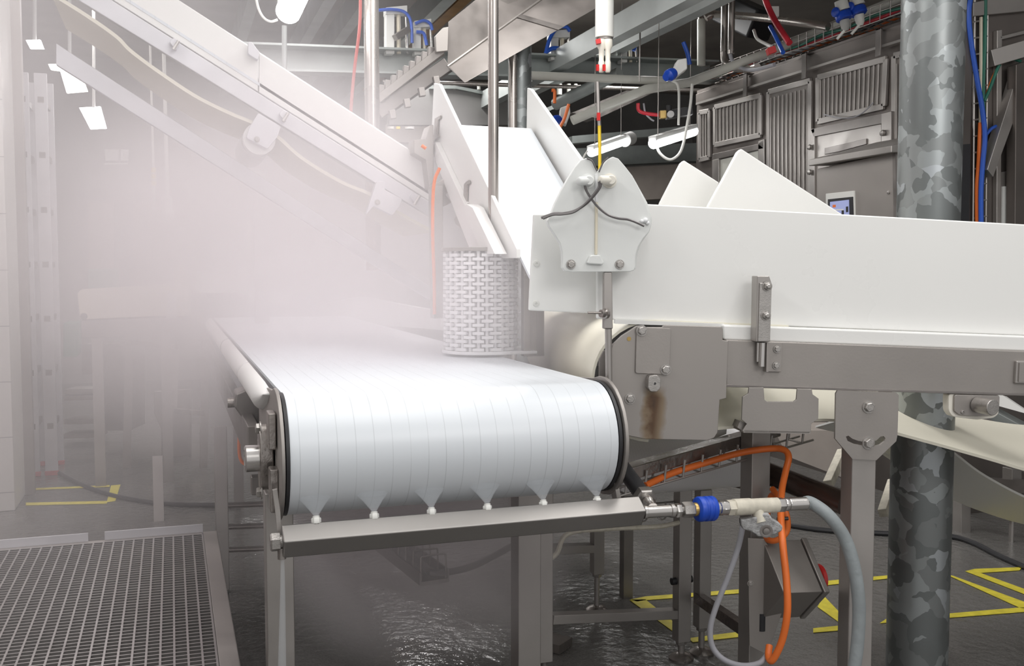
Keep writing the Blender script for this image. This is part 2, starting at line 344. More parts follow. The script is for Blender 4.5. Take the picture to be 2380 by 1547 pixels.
# ribbed panels
def panel(pts,nrib,lab,frame=.02):
    t=thing('ribbed_panel',lab,'panel','ribbed panels in the cabin wall')
    f=WX(XW-.012); q=f.poly(pts,0)      # order tl,tr,br,bl
    obj('sheet',MB().prism(WX(XW-.006).poly(pts,0),(.006,0,0)),'steel_plate',t)
    m=MB()
    for a,b in ((q[0],q[1]),(q[1],q[2]),(q[2],q[3]),(q[3],q[0])): m.bar(a,b,.026*K,.02,up=(1,0,0))
    obj('frame',m,'steel',t,.003)
    r=MB()
    for k in range(nrib):
        u=(k+.5)/nrib; a=q[0].lerp(q[1],u); b=q[3].lerp(q[2],u); r.lathe(a.lerp(b,.04),b-a,[(.004*K,0),(.004*K,(b-a).length*.92)],8)
    obj('ribs',r,'steel',t)
    return t
panel([(1626,262),(1649,258),(1649,366),(1626,372)],4,'narrow ribbed cabin panel at the far corner by the tube lamp')
panel([(1662,249),(1769,222),(1769,314),(1662,337)],12,'small upper ribbed panel nearest the far corner of the cabin')
panel([(1787,214),(1884,188),(1884,560),(1787,580)],10,'tall ribbed cabin panel between the two upper panels')
panel([(1902,180),(2060,137),(2055,247),(1902,283)],15,'large upper ribbed panel above the grey control cabinet')
panel([(2079,130),(2098,125),(2098,620),(2079,620)],2,'slim ribbed panel beside the galvanised post')
# door frame of the far opening and the near hatch
dt=thing('cabin_doorway','steel door surround in the cabin wall below the small ribbed panel','doorway')
obj('lintel',cpoly([(1655,358),(1762,334),(1775,323),(1775,345),(1655,372)],.03,.03),'steel_dark',dt,.003)
obj('jamb',cpoly([(1655,372),(1670,368),(1670,640),(1655,640)],.03,.03),'steel',dt,.003)
obj('jamb',cpoly([(1762,328),(1776,323),(1776,600),(1762,600)],.03,.03),'steel',dt,.003)
obj('door_leaf',cpoly([(1670,372),(1762,350),(1762,600),(1670,640)],.012,.012),'pipe_white',dt)
dt=thing('cabin_hatch','steel hatch with frame and hinge behind the grey control cabinet','hatch')
obj('lintel',cpoly([(1884,300),(2070,258),(2070,283),(1890,318)],.04,.04),'steel_dark',dt,.003)
obj('jamb',cpoly([(1884,300),(1893,298),(1893,620),(1880,620)],.04,.04),'steel',dt,.003)
obj('jamb',cpoly([(2048,264),(2071,258),(2071,620),(2048,620)],.045,.045),'steel',dt,.003)
obj('hatch_leaf',cpoly([(1894,318),(2048,285),(2048,600),(1894,620)],.025,.025),'steel',dt,.002)
hd=obj('handle_recess',cpoly([(1916,344),(2013,322),(2013,335),(1950,352),(1916,359)],.034,.01),'steel_dark',dt,.002)
for x,y in ((1883,342),(2053,309),(1883,400)):
    p=PA(x,y,0,XW-.05); obj('hinge_bolt',MB().lathe(p,(-1,0,0),[(.018,0),(.017,.014),(.004,.02)],14),'bolt_steel',dt)
one('slack_wire',MB().tube(cr([PA(1915,266,0,XW-.03),PA(1950,274,0,XW-.06),PA(1985,272,0,XW-.06),PA(2010,258,0,XW-.05),PA(2030,238,0,XW-.03)]),.004,6),'cable_grey','thin slack wire hanging across the large ribbed panel','wire')
# grey control cabinet with slanted roof
XC=3.5
ct=thing('control_cabinet','grey steel control cabinet with slanted roof and small screen','cabinet')
cf=WX(XC)
obj('body',MB().prism(cf.poly([(1898,392),(2079,354),(2086,650),(1898,650)],0),(.3,0,0)),'steel_plate',ct,.004)
a,b=cf.hit(1897,372),cf.hit(2091,332)
obj('roof',MB().prism([a+V((-.05,.0,0)),a+V((-.05,0,-.035)),V((XW-.03,a.y,a.z-.02)),V((XW-.03,a.y,a.z+.12))],(0,b.y-a.y,0)),'steel',ct,.004)
obj('door_edge',MB().prism(WX(XC-.006).poly([(2074,357),(2081,356),(2086,650),(2079,650)],0),(.006,0,0)),'steel_dark',ct)
sf=obj('screen_frame',MB().prism(WX(XC-.012).poly([(1919,450),(1984,443),(1986,520),(1919,528)],0),(.012,0,0)),'plastic_white',ct,.002)
sb=obj('screen_bezel',MB().prism(WX(XC-.018).poly([(1924,463),(1981,457),(1983,520),(1924,528)],0),(.008,0,0)),'rubber_black',sf)
obj('screen_glass',MB().prism(WX(XC-.022).poly([(1929,469),(1972,464),(1973,520),(1929,525)],0),(.006,0,0)),'screen',sf)
for x0,x1,y0,y1,m in ((1935,1942,476,482,'cable_orange'),(1934,1960,486,489,'label_white'),(1956,1961,489,500,'rubber_black'),(1966,1971,480,493,'rubber_black')):
    obj('screen_icon',MB().prism(WX(XC-.0235).poly([(x0,y0),(x1,y0-.6),(x1,y1-.6),(x0,y1)],0),(.002,0,0)),m,sf)
p=PA(2066,447,0,XC); obj('latch',MB().lathe(p,(-1,0,0),[(.009,0),(.009,.006),(.004,.008)],12),'bolt_steel',ct)
# ---------------------------------------------------------------- far right: wall behind the galvanised post
XR=3.05
YW=PA(2255,300,0,XW).y
ofs=lambda v:YW-.012-max(0,2.79-v)*.5
one('corner_post',MB().prism(WF(YW-.05).poly([(2232,0),(2262,0),(2256,340),(2252,700),(2225,700)],0),(0,.05,0)),'cabin_steel','stainless corner post just right of the galvanised post','post',bevel=.004)
one('dark_opening_sheet',MB().prism(WF(YW-.06).poly([(2232,336),(2256,334),(2250,640),(2228,640)],0),(0,.012,0)),'rubber_black','black sheet standing in for the dark opening low on the corner post','panel')  # black sheet stands in for the darkness of an opening
tt=thing('cable_ladder','upright wire cable ladder carrying blue, green and orange cables','cable ladder')
for x in (2262,2284,2292): obj('rail',MB().tube([PA(x+4,-30,1,ofs(2.780)),PA(x-2,660,1,ofs(2.780))],.0055,6),'steel',tt)
for y in range(10,600,38):
    obj('rung',MB().tube([PA(2262,y+3,1,ofs(2.778)),PA(2294,y-2,1,ofs(2.778))],.005,6),'steel',tt)
def cab(px,x,r,m,lab,cat='cable',n=6): return one('cable',MB().tube(cr([PA(a,b,1,ofs(x)) for a,b in px],n),r*K,8),m,lab,cat)
cab([(2258,-20),(2252,30),(2256,90),(2270,180),(2284,260),(2289,320),(2284,380),(2280,450),(2281,560)],2.700,.009,'cable_blue','thick blue cable running down beside the cable ladder')
cab([(2288,318),(2303,300),(2315,293)],2.730,.006,'cable_blue','short blue cable branching right behind the slanted strut')
cab([(2290,-20),(2289,90),(2285,200),(2286,300),(2280,400),(2276,560)],2.760,.007,'cable_green','dark green cable tied along the cable ladder')
cab([(2288,235),(2303,200),(2318,160),(2330,142),(2352,137),(2372,142)],2.740,.006,'cable_green','green cable arching from the ladder to the wall arm')
cab([(2289,230),(2308,178),(2325,150),(2340,138),(2375,132)],2.770,.005,'cable_orange','orange cable arching beside the green one to the wall arm')
cab([(2278,285),(2274,380),(2270,440),(2271,560)],2.750,.007,'cable_orange','orange cable low on the cable ladder')
cab([(2280,40),(2279,250),(2277,400),(2272,470)],2.770,.006,'cream','cream cable on the left rail of the cable ladder')
one('wall_arm',MB().bar(PA(2298,138,1,ofs(2.9)),PA(2400,108,1,ofs(2.7)),.07,.085),'steel','stainless arm reaching out above the slanted strut','arm',bevel=.003)
one('slanted_strut',MB().prism(WF(YW-.08).poly([(2295,394),(2365,172),(2384,160),(2386,200),(2309,411)],0),(0,.06,0)),'steel','slanted square steel strut right of the cable ladder','strut',bevel=.003)
one('frame_post',MB().prism(WF(YW-.1).poly([(2362,150),(2392,140),(2392,640),(2358,640)],0),(0,.06,0)),'cabin_steel','stainless post cut by the frame edge beside the white strip','post',bevel=.003)
pp=thing('wall_frame','steel wall framing with rounded head panels behind the slanted strut','frame')
for pts in ([(2262,5),(2395,-20),(2395,25),(2262,38)],[(2322,85),(2395,66),(2395,76),(2330,92)],[(2318,70),(2330,68),(2326,640),(2316,640)]): obj('member',MB().prism(WF(YW-.03).poly(pts,0),(0,.03,0)),'steel',pp,.004)
lw=thing('lit_window_strip','narrow bright white strip set in a grey frame at the far right','window')
obj('surround',MB().prism(WF(YW-.02).poly([(2316,402),(2362,394),(2362,640),(2314,640)],0),(0,.02,0)),'steel_plate',lw)
obj('pane',MB().prism(WF(YW-.03).poly([(2331,433),(2357,432),(2354,640),(2328,640)],0),(0,.012,0)),'lamp_housing',lw)
# galvanised round post
gp=thing('galvanised_post','round galvanised steel post with spangled finish in front of the cabin','post')
p=P(2152,700,2.95); obj('tube',MB().cyl((p.x,p.y,0),(p.x,p.y,3.72),.0885,seg=48),'galvanised',gp)
obj('base_plate',MB().bx(p.x-.16,p.x+.16,p.y-.16,p.y+.16,0,.015),'galvanised',gp)
# ---------------------------------------------------------------- yellow floor marking
def fl(px,py): return PA(px,py,2,.002)
def mark(pts,lab):
    w=MB().prism([fl(*q) for q in pts],(0,0,.0015)); return one('floor_marking',w,'paint_yellow',lab,'floor marking','yellow floor lines')
mark([(1465,1393),(1500,1386),(1740,1368),(1740,1377),(1505,1394),(1480,1398)],'yellow line behind the motor switch box, long back edge')
mark([(1463,1394),(1500,1393),(1572,1450),(1568,1470)],'yellow diagonal line behind the bare machine legs')
mark([(1600,1483),(1735,1466),(1735,1478),(1610,1492)],'yellow line at the feet of the bare machine legs')
mark([(1895,1352),(2075,1336),(2075,1343),(1900,1362)],'yellow line between switch box and galvanised post, rear edge')
mark([(1915,1385),(1960,1432),(1960,1453),(1900,1410)],'yellow diagonal right of the red switch knob')
mark([(1890,1460),(1960,1453),(1960,1464),(1890,1470)],'yellow line low behind the grey leg')
mark([(2045,1448),(2060,1438),(2390,1410),(2390,1421)],'yellow line running right from the galvanised post near the bottom')
mark([(2200,1335),(2215,1338),(2390,1402),(2390,1417),(2370,1412)],'long yellow diagonal right of the galvanised post')
mark([(2245,1327),(2265,1322),(2375,1318),(2370,1325),(2280,1331)],'short yellow line at the far right, rear edge')
mark([(2243,1327),(2275,1330),(2390,1372),(2390,1384)],'second yellow diagonal at the far right')
mark([(40,1136),(255,1127),(255,1131),(40,1140)],'yellow line left, behind the ladder foot')
mark([(60,1168),(250,1164),(248,1170),(60,1174)],'yellow line left, in front of the ladder foot')
mark([(258,1128),(280,1126),(268,1164),(248,1167)],'yellow end bar joining the two left lines')
# ================================================================ near wash conveyor
XL,XRr,YC,ZC,RR=.223,1.0,2.25,.891,.135
nc=thing('wash_conveyor','wide white belt conveyor under spray with steel end plates','conveyor')
prof=[]
for k in range(0,25):
    a=math.pi/2+math.pi*k/24; prof.append((YC+RR*math.cos(a),ZC+RR*math.sin(a)))
prof=prof[::-1]            # bottom -> front -> top
top=[(YC+.35+ (6.0-YC-.35)*k/8,ZC+RR) for k in range(9)]
rear=[(6.0+RR*math.cos(math.pi/2-math.pi*k/12),ZC+RR*math.sin(math.pi/2-math.pi*k/12)) for k in range(1,13)]
sag=[(5.7,.757),(5.3,.80),(5.0,.74),(4.8,.72),(4.6,.80),(4.5,.82),(4.2,.74),(3.95,.69),(3.72,.73),(3.62,.775),(3.5,.765),(3.1,.72),(2.78,.705),(2.5,.715)]
sg=[ (q.x,q.y) for q in cr([V((a,b,0)) for a,b in sag],4)]
loop=[V((XL+.006,y,z)) for y,z in prof+top+rear+sg]
obj('belt',MB().strip(loop,(XRr-XL-.016,0,0),.008,closed=True),'belt_white',nc,ang=50)
def dplate(x,th):
    pts=[]
    for k in range(0,17):
        a=math.radians(70+ (280-70)*k/16); pts.append(V((x,YC+(RR+.012)*math.cos(a),ZC+(RR+.012)*math.sin(a))))
    pts+= [V((x,YC+.28,ZC-.12)),V((x,YC+.42,ZC-.05)),V((x,YC+.42,ZC+.11))]
    return MB().prism(pts,(th,0,0))
obj('end_plate',dplate(XL-.012,.008),'steel_plate',nc,.002)
obj('end_plate',dplate(XRr+.004,.009),'steel_plate',nc,.002)
def ring(x): return MB().lathe((x,YC,ZC),(1,0,0),[(RR+.002,0),(RR+.002,.008),(RR-.03,.008),(RR-.03,0)],48)
obj('roller_flange',ring(XL-.001),'rubber_black',nc); obj('roller_flange',ring(XRr-.008),'rubber_black',nc)
# side wear strip on the left edge, ending in a point
ws=MB()
rings=[]
for y,s in ((2.36,.05),(2.42,.5),(2.55,1),(3.5,1),(4.5,1),(6.05,1)):
    c=V((XL-.006,y,ZC+RR-.012)); rr=[]
    for k in range(12):
        a=math.pi/2+math.pi*k/11; rr.append(c+V((.034*math.cos(a)*(.6+.4*s),0,-.028*s+ (.036*math.sin(a))*s)))
    rings.append(rr)
obj('wear_strip',ws.loft(rings),'board_white',nc)
for x in (XL-.03,XRr+.03):
    obj('side_rail',MB().bx(x-.015,x+.015,2.62,6.1,.80,.90),'steel_dark',nc,.003)
# left bearing
bg=obj('bearing',MB().prism([V((XL-.045,YC+.03+.038*math.cos(2*math.pi*k/28)*(1),ZC-.01+.075*math.sin(2*math.pi*k/28))) for k in range(28)],(.03,0,0)),'steel_wet',nc,.004,label='wet steel bearing with round hub')
obj('hub',MB().lathe((XL-.015,YC+.03,ZC-.012),(-1,0,0),[(.03,0),(.03,.058),(.026,.061),(.02,.061),(.02,.055)],28),'chrome',bg)
for dz in (.066,-.078): obj('bolt',MB().bolt((XL-.04,YC+.02,ZC-.01+dz),(-1,0,0),.012),'bolt_steel',bg)
obj('bearing_tab',MB().bx(XL-.03,XL-.014,YC-.06,YC+.0,ZC+.02,ZC+.1),'steel_wet',bg,.003)
obj('bearing_tab',MB().bx(XL-.03,XL-.012,YC-.075,YC-.03,ZC-.115,ZC-.02),'steel_wet',bg,.003)
obj('axle_boss',MB().lathe((XRr+.012,YC,ZC-.01),(1,0,0),[(.036,0),(.036,.016),(.03,.022)],32),'steel',nc)
# dripping gearbox lump behind the bearing
gb=obj('drive_gearbox',MB().prism(WF(2.85).poly([(548,915),(590,898),(606,930),(606,985),(566,975),(544,945)],0),(0,.12,0)),'steel_dark',nc,.006,label='dark wet gearbox under the belt edge')
obj('shaft_cap',MB().cyl(PA(550,935,1,2.9),PA(550,935,1,2.9)+V((-.025,0,0)),.014,seg=16),'steel_wet',gb)
# legs
def leg(c,w,dp,z0,z1): return MB().bx(c.x-w/2,c.x+w/2,c.y-dp/2,c.y+dp/2,z0,z1)
q=P(648,1300,2.42); obj('leg',leg(q,.066,.066,0,.76),'steel',nc,.003)
q=P(1222,1300,2.86); obj('leg',leg(q,.07,.07,0,.86),'steel',nc,.003)
q2=P(1264,1300,2.95); l2=obj('leg',leg(q2,.042,.05,.12,.86),'steel',nc,.003); obj('foot_screw',MB().cyl((q2.x,q2.y,0),(q2.x,q2.y,.13),.012,seg=14),'steel_dark',l2)
for x in (.33,.95): obj('leg',MB().bx(x-.025,x+.025,5.6,5.65,0,.8),'steel',nc)
obj('cross_tie',MB().bar(V((XL-.03,2.75,.72)),V((XRr+.03,2.75,.72)),.04,.05),'steel_dark',nc,.003)
# ---------------------------------------------------------------- spray bar
sbp=P(655,1258,2.06); YB=sbp.y; sbe=PA(1489,1186,1,YB)
sb=thing('spray_bar','square steel spray bar with white nozzles below the wet belt','spray bar')
ax=(sbe-sbp).normalized(); ROLL=math.radians(57); sd=.05
obj('tube',MB().bar(sbp,sbe,sd,sd,roll=ROLL),'bar_steel',sb,.004)
_u=ax.cross(UZ).normalized(); _n=_u.cross(ax).normalized()
for x,y in ((735,1209),(870,1199),(1003,1189),(1133,1180),(1263,1171),(1388,1163)):
    p=PA(x,y,1,YB+.012); d=(_n*1+V((0,.25,0))).normalized(); p0=p-d*.006
    nz=obj('nozzle',MB().hexa(p0-d*.012,d,.0085,.014).hexa(p0,d,.0105,.012,.5),'plastic_white',sb)
    obj('nozzle_tip',MB().lathe(p0+d*.012,d,[(.0075,0),(.0075,.004),(.003,.0045)],14),'plastic_white',nz)
# hangers
a=PA(640,1135,1,YC-.09); b=PA(655,1235,1,YB+.02)
obj('hanger',MB().prism([PA(633,1138,1,YB+.03),PA(645,1135,1,YB+.03),PA(652,1190,1,YB+.03),PA(658,1290,1,YB+.03),PA(648,1290,1,YB+.03),PA(640,1190,1,YB+.03)],(0,.008,0)),'steel',sb,.001)
obj('hanger',MB().prism([PA(1422,1088,1,YB+.06),PA(1431,1088,1,YB+.06),PA(1447,1172,1,YB+.06),PA(1436,1172,1,YB+.06)],(0,.03,0)),'steel',sb,.001)
obj('end_bolt',MB().lathe(sbp+ax*.004,-ax,[(.014,0),(.014,.008)],20).hexa(sbp-ax*.004,-ax,.0195,.02,.5),'bolt_steel',sb)
p=PA(655,1285,1,YB); obj('drain_nipple',MB().cyl(p+V((0,0,.012)),p+V((0,0,-.012)),.009,seg=16),'steel_wet',sb)
# fittings on the same pipe line
def bp_(px,py): return PA(px,py,1,YB)
fa,fb=bp_(1470,1191),bp_(1840,1171); fd=(fb-fa).normalized()
def fx(px): 
    y=1191+(px-1470)*(1171-1191)/370; return bp_(px,y)
def seg(m,x0,x1,prof,n=24,ph=0):
    p=fx(x0); L=(fx(x1)-p).length; return m.lathe(p,fd,[(r,h*L) for r,h in prof],n,ph)
k_=YB/2310*1.08
pt=thing('pipe_tee','stainless threaded tee with hex nipples joining the spray bar','pipe fitting')
obj('tee_body',seg(seg(MB(),1493,1566,[(.0135,0),(.0165,.02),(.0165,.1),(.0145,.12),(.0145,.86),(.0165,.88),(.0165,.98),(.013,1)]),1560,1572,[(.012,0),(.012,1)]),'chrome',pt)
obj('hex_nipple',seg(seg(MB(),1462,1500,[(.011,0),(.011,1)]),1473,1488,[(.016,0),(.0175,.1),(.0175,.9),(.016,1)],6),'chrome',pt)
obj('hex_nipple',seg(seg(MB(),1560,1615,[(.0105,0),(.0105,1)]),1569,1581,[(.0165,0),(.0175,.1),(.0175,.9),(.0165,1)],6),'chrome',pt)
obj('hex_union',seg(seg(MB(),1586,1611,[(.018,0),(.0195,.1),(.0195,.9),(.018,1)],6,.3),1611,1622,[(.0145,0),(.0145,1)]),'bolt_steel',pt)
br0=fx(1523)+V((-.004,.006,.006))
bd=(P(1432,1066,2.62)-br0).normalized()
obj('branch',MB().lathe(br0,bd,[(.014,0),(.0145,.02),(.017,.024),(.017,.036),(.0135,.04),(.0135,.05)],22),'chrome',pt)
obj('branch_nut',MB().lathe(br0+bd*.046,bd,[(.024,0),(.0275,.003),(.0275,.024),(.024,.028)],6),'bolt_steel',pt)
one('black_pipe',MB().cyl(br0+bd*.06,br0+bd*.34,.0205,seg=20),'rubber_black','black wet pipe slanting up from the tee behind the belt end','pipe')
bc=thing('hose_coupling','bright blue ribbed quick coupling on the steel pipe line','coupling')
obj('collar',seg(MB(),1619,1660,[(.024,0),(.029,.05),(.0305,.12),(.0305,.3),(.0285,.34),(.0285,.42),(.0305,.46),(.0305,.6),(.0285,.64),(.0285,.7),(.0305,.74),(.0305,.9),(.029,.96),(.022,1)],40),'plastic_blue',bc,label='blue plastic collar')
obj('inlet_neck',seg(MB(),1610,1625,[(.0145,0),(.0165,.3),(.0165,1)]),'brass',bc)
obj('outlet_body',seg(seg(MB(),1655,1690,[(.019,0),(.019,.25),(.016,.3),(.016,.4),(.0185,.45),(.0185,.95),(.016,1)]),1676,1690,[(.018,0),(.0195,.1),(.0195,.9),(.018,1)],6),'chrome',bc)
vt=thing('ball_valve','off-white ball valve with worn grey butterfly handle','valve')
vb=obj('valve_body',seg(seg(seg(MB(),1702,1806,[(.014,0),(.0205,.03),(.0205,.38),(.019,.42),(.019,.75),(.0185,1)],32),1690,1706,[(.0185,0),(.0195,.1),(.0195,.9),(.0185,1)],6),1796,1820,[(.017,0),(.0175,.5),(.0175,1)],6),'valve_white',vt)
s0=fx(1757); s1=s0+V((.004,-.02,-.042))
obj('stem',MB().lathe(s0,s1-s0,[(.018,0),(.0145,.012),(.013,.042)],22),'valve_white',vt)
hf=VF((s1-CAM).dot(FH)-.004)
hp=[(1721,1206),(1733,1206),(1766,1199),(1776,1192),(1788,1193),(1795,1205),(1812,1215),(1820,1224),(1818,1234),(1804,1241),(1780,1249),(1762,1247),(1745,1235),(1727,1230),(1722,1218)]
hh=obj('handle',MB().prism(rnd([tuple(hf.hit(x,y).dot(e) for e in (RT,UZ)) for x,y in hp],.004,3) and [hf.hit(x,y) for x,y in hp],FH*.022),'handle_grey',vt,.004)
obj('handle_screw',MB().lathe(hf.hit(1781,1234)+FH*.002,-FH,[(.016,0),(.016,.003),(.011,.0035),(.008,.002),(.008,.005),(.003,.006)],24),'steel_dark',hh)
sf_=thing('hose_ferrule','shiny crimped steel ferrule on the grey hose end','ferrule')
obj('sleeve',seg(MB(),1820,1874,[(.0145,0),(.0165,.04),(.0165,.2),(.0158,.22),(.0165,.26),(.0165,.9),(.0172,.94),(.016,1)],28),'chrome',sf_)
obj('swivel_nut',seg(MB(),1804,1822,[(.0175,0),(.0185,.1),(.0185,.9),(.0175,1)],6),'chrome',sf_)
hd=(fx(1872)-CAM).dot(FH)
one('hose',MB().tube(cr([fx(1868),fx(1885)]+[P(x,y,hd-.01) for x,y in ((1925,1197),(1962,1248),(1985,1318),(1996,1400),(1994,1480),(1984,1560))]+[P(1960,1700,hd),P(1920,1900,hd+.05),P(1880,2010,hd+.1)],8),.0165,18),'hose_grey','thick grey rubber hose curving down in front of the grey leg','hose')
# fan sprays of water
for i,(x,y) in enumerate(((735,1201),(870,1191),(1003,1181),(1133,1172),(1263,1163),(1388,1155))):
    p=PA(x,y,1,YB+.016); d=V((0,.5,.85)).normalized(); q=p+d*.055
    m=MB(); n=20; rings=[]
    for h,w,dd in ((0,.003,.002),(.5,.022,.005),(1,.046,.012),(1.12,.052,.02)):
        c=p+d*(.055*h); e=d.cross(V((1,0,0))).normalized()
        rings.append([c+V((1,0,0))*w*math.cos(2*math.pi*k/n)+e*dd*math.sin(2*math.pi*k/n) for k in range(n)])
    m.loft(rings)
    one('water_spray',m,'spray','water fan from the '+('leftmost nozzle on','second nozzle from the left on','third nozzle from the left on','third nozzle from the right on','second nozzle from the right on','rightmost nozzle on')[i]+' the spray bar','water','fan sprays above the nozzles')
p=PA(657,1296,1,YB); one('water_jet',MB().tube([p,p+V((-.002,-.004,-.1)),p+V((-.006,-.01,-.25)),p+V((-.01,-.02,-.5))],[.004,.006,.009,.014],12),'spray','thin jet of water falling from the drain of the spray bar','water')
# ---------------------------------------------------------------- upright modular guide belt
g0=PA(1118,830,2,ZC+RR+.0); GR=.117; gz0=ZC+RR+.012; gz1=P(1118,583,(g0-CAM).dot(FH)).z
gc=V((g0.x+.03,g0.y+.1,0))
gt=thing('guide_drum','upright drum of white modular belt links with steel top plate','guide')
lk=MB(); ncol=26; nrow=24; hz=(gz1-gz0-.012)/nrow
for c in range(ncol):
    a=2*math.pi*c/ncol; u=V((math.cos(a),math.sin(a),0)); tv=V((-math.sin(a),math.cos(a),0))
    lk.cyl(V((gc.x,gc.y,gz0))+u*(GR-.008),V((gc.x,gc.y,gz1))+u*(GR-.008),.0062,seg=8)
    for r in range(nrow):
        if (r+c)%2: continue
        z=gz0+.006+hz*(r+.5); lk.box(V((gc.x,gc.y,z))+u*(GR-.004),(.036,.016,hz*.74),(tv,u,UZ))
obj('link_belt',lk,'link_white',gt)
obj('gap_fill_core',MB().cyl((gc.x,gc.y,gz0),(gc.x,gc.y,gz1),.098,seg=40),'link_white',gt)  # white core added so the link gaps stay pale, as in haze
tp=[V((gc.x+math.cos(math.radians(a))*(GR+.01),gc.y+math.sin(math.radians(a))*(GR+.01),gz1)) for a in range(90,271,10)]+[V((gc.x+.15,gc.y-GR-.01,gz1)),V((gc.x+.15,gc.y+GR+.01,gz1))]
obj('top_plate',MB().prism(tp,(0,0,.012)),'steel_plate',gt,.002)
obj('bottom_plate',MB().prism([p+V((0,0,gz0-gz1-.004)) for p in tp],(0,0,.01)),'link_white',gt,.002)
obj('plate_bolt',MB().lathe((gc.x+.128,gc.y-GR+.01,gz1+.012),UZ,[(.02,0),(.02,.006)],20).hexa((gc.x+.128,gc.y-GR+.01,gz1+.018),UZ,.017,.012),'bolt_steel',gt)
obj('channel_post',MB().bx(gc.x+.105,gc.x+.128,gc.y-GR-.005,gc.y-GR+.02,gz0-.01,gz1-.004).bx(gc.x+.128,gc.x+.158,gc.y-GR+.02,gc.y-GR+.028,gz0-.01,gz1-.004).bx(gc.x+.15,gc.x+.21,gc.y-.03,gc.y-.022,gz0-.02,gz0+.16),'steel_plate',gt,.001)
# tall stainless rod rising from the drum
rb=P(1147,578,(gc-CAM).dot(FH)+.02); one('guide_pole',MB().cyl((rb.x,rb.y,gz1+.012),(rb.x,rb.y,3.7),.0172,seg=24),'pipe_steel','thin polished steel pole rising from the upright link drum','pole')
# ================================================================ main belt conveyor with the tall white guard
mc=thing('guard_conveyor','grey steel belt conveyor with tall white side board','conveyor')
e1,e2,e3=MF.e1,MF.e2,MF.e3
def mp(pts,t,th): return MB().prism(MF.poly(pts,t),e2*th)
obj('side_beam',mp([(1688,789),(2900,836),(2900,933),(1688,896)],0,.045),'steel_plate',mc,.003)
obj('beam_lip',mp([(1686,893),(2900,930),(2900,935),(1686,899)],-.004,.06),'steel_dark',mc,.001)
obj('far_beam',mp([(1688,789),(2900,836),(2900,933),(1688,896)],.95,.045),'steel_plate',mc,.003)
# head plate
hp=[(1421,815),(1424,800),(1445,780),(1480,757),(1497,755),(1500,760),(1540,760),(1543,755),(1676,759),(1680,764),(1680,790),(1693,792),(1688,925),(1673,929),(1668,1005),(1660,1017),(1645,1023),(1500,1020),(1460,1012),(1424,1000)]
hpl=obj('head_plate',mp(hp,-.012,.01),'steel_rust',mc,.0015,label='steel head plate with a brown rust run below the shaft')
obj('head_plate_back',mp([(1392,900),(1392,835),(1402,815),(1440,800),(1440,1000),(1405,1010)],.03,.006),'steel_plate',mc,.001)
cv=obj('cover_plate',mp(rnd([(1480,760),(1560,763),(1556,870),(1477,867)],5),-.018,.005),'steel_plate',mc,.001)
def mbolt(x,y,t,r,par,ph=.3): return obj('bolt',MB().bolt(MF.hit(x,y,t),-e2,r,ph),'bolt_steel',par)
mbolt(1491,768,-.018,.0105,cv); mbolt(1547,858,-.018,.0105,cv,.8); mbolt(1464,926,-.012,.0105,hpl,.1)
p=MF.hit(1520,891,-.012); _c=MF.poly(rnd([(1510,873),(1528,871),(1536,880),(1535,902),(1527,910),(1512,910),(1506,901),(1507,880)],3),-.04)
sh=obj('shaft_end',MB().prism(_c,e2*.03),'bolt_steel',mc,.0015)
obj('centre_hole',MB().cyl(MF.hit(1522,891,-.0405),MF.hit(1522,891,-.038),.0032,seg=14),'rubber_black',sh)
p=MF.hit(1462,787,-.0125); obj('drill_hole',MB().lathe(p,-e2,[(.0055,0),(.0055,.0006)],14),'brass',hpl)
# rust run material
m=M['steel_rust']; nt=m.node_tree; b=nt.nodes['Principled BSDF']; g=[n for n in nt.nodes if n.type=='NEW_GEOMETRY'][0]
q=MF.hit(1521,905,-.012)
def dotn(v):
    s=node(nt,'ShaderNodeVectorMath',operation='SUBTRACT'); nt.links.new(g.outputs['Position'],s.inputs[0]); s.inputs[1].default_value=q
    d=node(nt,'ShaderNodeVectorMath',operation='DOT_PRODUCT'); nt.links.new(s.outputs[0],d.inputs[0]); d.inputs[1].default_value=v; return d.outputs['Value']
def mth(op,a,b_=None,c=None):
    n=node(nt,'ShaderNodeMath',operation=op)
    for i,x in enumerate((a,b_,c)):
        if x is None: continue
        if isinstance(x,(int,float)): n.inputs[i].default_value=x
        else: nt.links.new(x,n.inputs[i])
    return n.outputs[0]
nz=node(nt,'ShaderNodeTexNoise'); nz.inputs['Scale'].default_value=26; nz.inputs['Detail'].default_value=5; nt.links.new(g.outputs['Position'],nz.inputs['Vector'])
sx=mth('ABSOLUTE',mth('ADD',dotn(e1),mth('MULTIPLY',mth('SUBTRACT',nz.outputs['Fac'],.5),.03)))
hz_=dotn(e3)
wx=mth('SUBTRACT',1,mth('DIVIDE',sx,.034)); wx=mth('MAXIMUM',wx,0)
below=node(nt,'ShaderNodeMapRange'); nt.links.new(hz_,below.inputs[0]); below.inputs[1].default_value=.012; below.inputs[2].default_value=-.02; below.inputs[3].default_value=0; below.inputs[4].default_value=1
fade=node(nt,'ShaderNodeMapRange'); nt.links.new(hz_,fade.inputs[0]); fade.inputs[1].default_value=-.2; fade.inputs[2].default_value=-.03; fade.inputs[3].default_value=.5; fade.inputs[4].default_value=1
fac=mth('MULTIPLY',mth('MULTIPLY',mth('POWER',wx,.8),below.outputs[0]),mth('MULTIPLY',fade.outputs[0],mth('ADD',.45,nz.outputs['Fac']))); fac=mth('MINIMUM',fac,.95)
cr_=node(nt,'ShaderNodeValToRGB'); el=cr_.color_ramp.elements; el[0].position=0; el[0].color=(.37,.345,.325,1); el[1].position=1; el[1].color=(.055,.03,.018,1); x_=el.new(.4); x_.color=(.25,.19,.13,1); x_=el.new(.72); x_.color=(.12,.07,.04,1)
